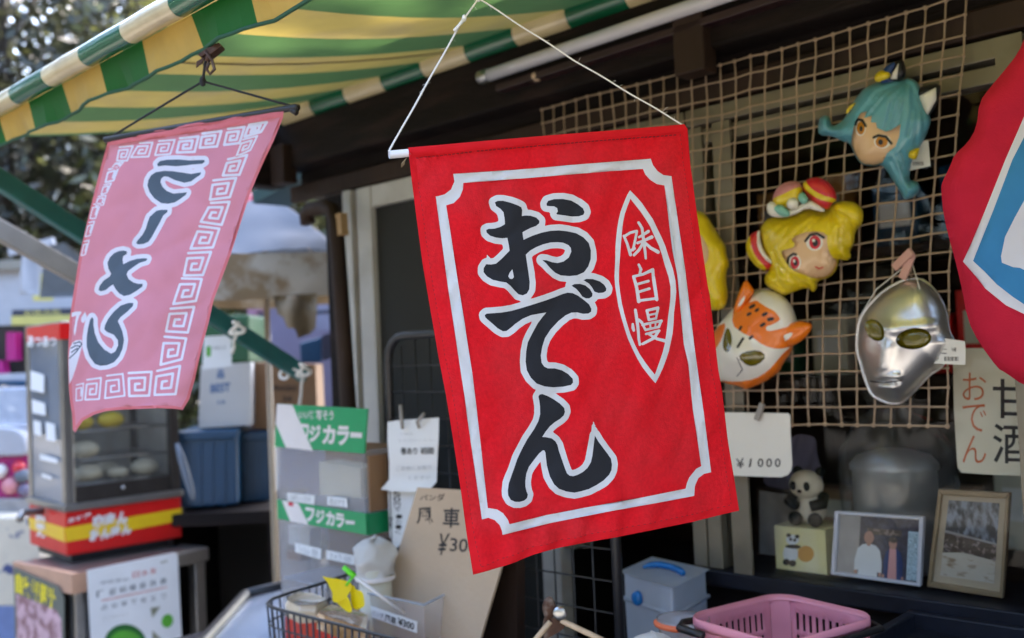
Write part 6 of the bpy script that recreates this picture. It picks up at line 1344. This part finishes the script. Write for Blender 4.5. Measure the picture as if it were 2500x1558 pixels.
Pk = bgplane(120, 650, 4.2); t = thing('stall_canopy', 'grey tarpaulin canopy with a pale hanging flap at the far left', 'canopy', Pk(120, 730))
o_ = [(114,600),(150,590),(215,640),(215,724),(98,728),(104,660)]; printed('tarpaulin', o_, [], on_plane(Pk, lambda P: .03 * np.sin(P[:, 0] * .03)), 12, [mk('grey_tarp', (.10, .105, .11), .7)], t)
o_ = [(66,606),(112,596),(108,650),(99,714),(94,722),(54,718),(58,680)]; printed('flap', o_, [], on_plane(Pk, lambda P: .02 + .02 * np.sin(P[:, 0] * .12)), 8, [M_['stall_white']], t)
b = MB(); b.bar(Pk(32, 618, .03), Pk(140, 590, .03), .02, .03); b.build('batten', M_['stall_white'], t)
# ================================================================== TREES BEYOND
def leaf_mesh(n_leaf, centres, rad, size):
    V = []; Fq = []
    c = centres[rng.integers(0, len(centres), n_leaf)]; p = c + rng.normal(size=(n_leaf, 3)) * rad
    a = rng.normal(size=(n_leaf, 3)); a /= np.linalg.norm(a, axis=1)[:, None]; r_ = rng.normal(size=(n_leaf, 3)); b_ = np.cross(a, r_); b_ /= np.linalg.norm(b_, axis=1)[:, None]
    s_ = size * rng.uniform(.6, 1.4, n_leaf)[:, None]
    Q = np.stack([p - a * s_, p + b_ * s_ * .5, p + a * s_, p - b_ * s_ * .5], 1).reshape(-1, 3)
    return Q, np.arange(n_leaf * 4).reshape(-1, 4)
def tree(x, y, h, r, zlo, m, label, n_leaf, ncl, size=.056, spread=.24):
    t = thing('tree', label, 'tree', (x, y, 0), 'trees behind the stalls')
    b = MB(); tw = .02 * h; pts = [np.array([x + .12 * sin(k), y + .1 * cos(k * 1.3), h * .9 * k / 6]) for k in range(7)]; b.tube(pts, [tw * (1 - .12 * k) for k in range(7)], 9)
    C_ = []
    for k in range(ncl):
        while True:
            q = rng.uniform(-1, 1, 3)
            if q @ q < 1: break
        C_.append((x + q[0] * r, y + q[1] * r, zlo + (h - zlo) * (q[2] + 1) / 2))
    C_ = np.array(C_)
    for k in range(0, min(14, ncl)): 
        e = C_[k]; s_ = np.array([x, y, max(.8, e[2] - r * .7)]); m_ = (s_ + e) / 2 + rng.normal(size=3) * .1; b.tube([s_, m_, e], [tw * .4, tw * .25, tw * .1], 6)
    b.build('trunk', M_['bark'], t)
    Q, Fq = leaf_mesh(n_leaf, C_, r * spread, size)
    me = bpy.data.meshes.new('crown'); me.from_pydata(Q.tolist(), [], Fq.tolist()); me.materials.append(M_[m]); o = bpy.data.objects.new('crown', me); COL.objects.link(o); o.parent = t; o.matrix_parent_inverse = root_inv(t)
    return t
def gx(px, D): return dep(px, 800, D)[0]
for px, D, h, r, zlo, m, lab, nl, nc in ((40, 8.0, 5.6, 1.7, .7, 'leaf_dark', 'dark evergreen tree at the far left edge', 9000, 80),
    (420, 8.8, 6.2, 1.8, .8, 'leaf_dark', 'dark evergreen tree behind the pink banner', 9000, 80), (700, 7.4, 4.4, 1.2, .8, 'leaf_mid', 'green tree beside the umbrella top', 10701, 50), (-250, 9.5, 6.5, 2.1, .6, 'leaf_dark', 'dark tree mostly outside the left edge', 9512, 70),
    (230, 11.5, 8.6, 2.5, 1.0, 'leaf_mid', 'tall mid-green tree standing farther back', 10701, 90), (820, 11.0, 8.0, 2.4, 1.0, 'leaf_dark', 'tall dark tree mostly behind the shop', 10701, 80), (560, 14.0, 9.6, 3.0, .8, 'leaf_dark', 'tallest dark tree farthest back', 10701, 90), (-80, 14.5, 9.8, 3.0, .8, 'leaf_dark', 'far dark tree at the left behind the others', 10701, 90)):
    tree(gx(px, D), D, h, r, zlo, m, lab, nl, nc)
tree(.4, 8.2, 12.5, 1.55, 4.0, 'leaf_dark', 'broad unseen tree added behind the shop roof to shade the umbrella and awning', 15000, 70, .10, .2)  # hidden tree put in to shade the parasol and the awning's left part
for px, py, D, r in ((215, 130, 6.6, .16), (190, 150, 6.9, .12), (20, 625, 6.0, .10), (720, 350, 6.4, .14), (690, 330, 6.6, .1), (600, 770, 5.6, .22), (200, 350, 7, .12), (120, 420, 6.8, .1)):
    pass
hd = thing('hedge', 'low leafy hedge behind the umbrella and boxes', 'hedge', (gx(500, 6.4), 6.4, 0))
C_ = np.array([(gx(q, 6.4 + .3 * sin(q)), 6.4 + .3 * sin(q), z) for q in range(250, 960, 30) for z in (.3, .7, 1.1, 1.45)]); Q, Fq = leaf_mesh(9000, C_, .16, .04)
me = bpy.data.meshes.new('foliage'); me.from_pydata(Q.tolist(), [], Fq.tolist()); me.materials.append(M_['leaf_mid']); o = bpy.data.objects.new('foliage', me); COL.objects.link(o); o.parent = hd; o.matrix_parent_inverse = root_inv(hd)
b = MB(); 
for q in range(260, 960, 60): b.tube([(gx(q, 6.4), 6.4, 0), (gx(q, 6.4) + .03, 6.42, 1.2)], [.02, .008], 5)
b.build('stems', M_['bark'], hd)

# unseen woods added behind the camera to darken the reflections in the panes
C_ = np.array([(sin(a) * r_, cos(a) * r_, z) for a in np.linspace(radians(95), radians(318), 70) for r_, z in ((7.5 + rng.uniform(-1, 1), rng.uniform(.2, 2.2)), (8 + rng.uniform(-1, 1), rng.uniform(2, 4.5)), (8.5 + rng.uniform(-1, 1), rng.uniform(3.5, 6)))])
Q, Fq = leaf_mesh(16000, C_, .5, .2)
me = bpy.data.meshes.new('unseen_woodland'); me.from_pydata(Q.tolist(), [], Fq.tolist()); me.materials.append(M_['leaf_dark']); o = bpy.data.objects.new('unseen_woodland', me); COL.objects.link(o); struct(o, 'stuff')
o['label'] = 'dark green unseen wood added behind the camera to darken the pane reflections'
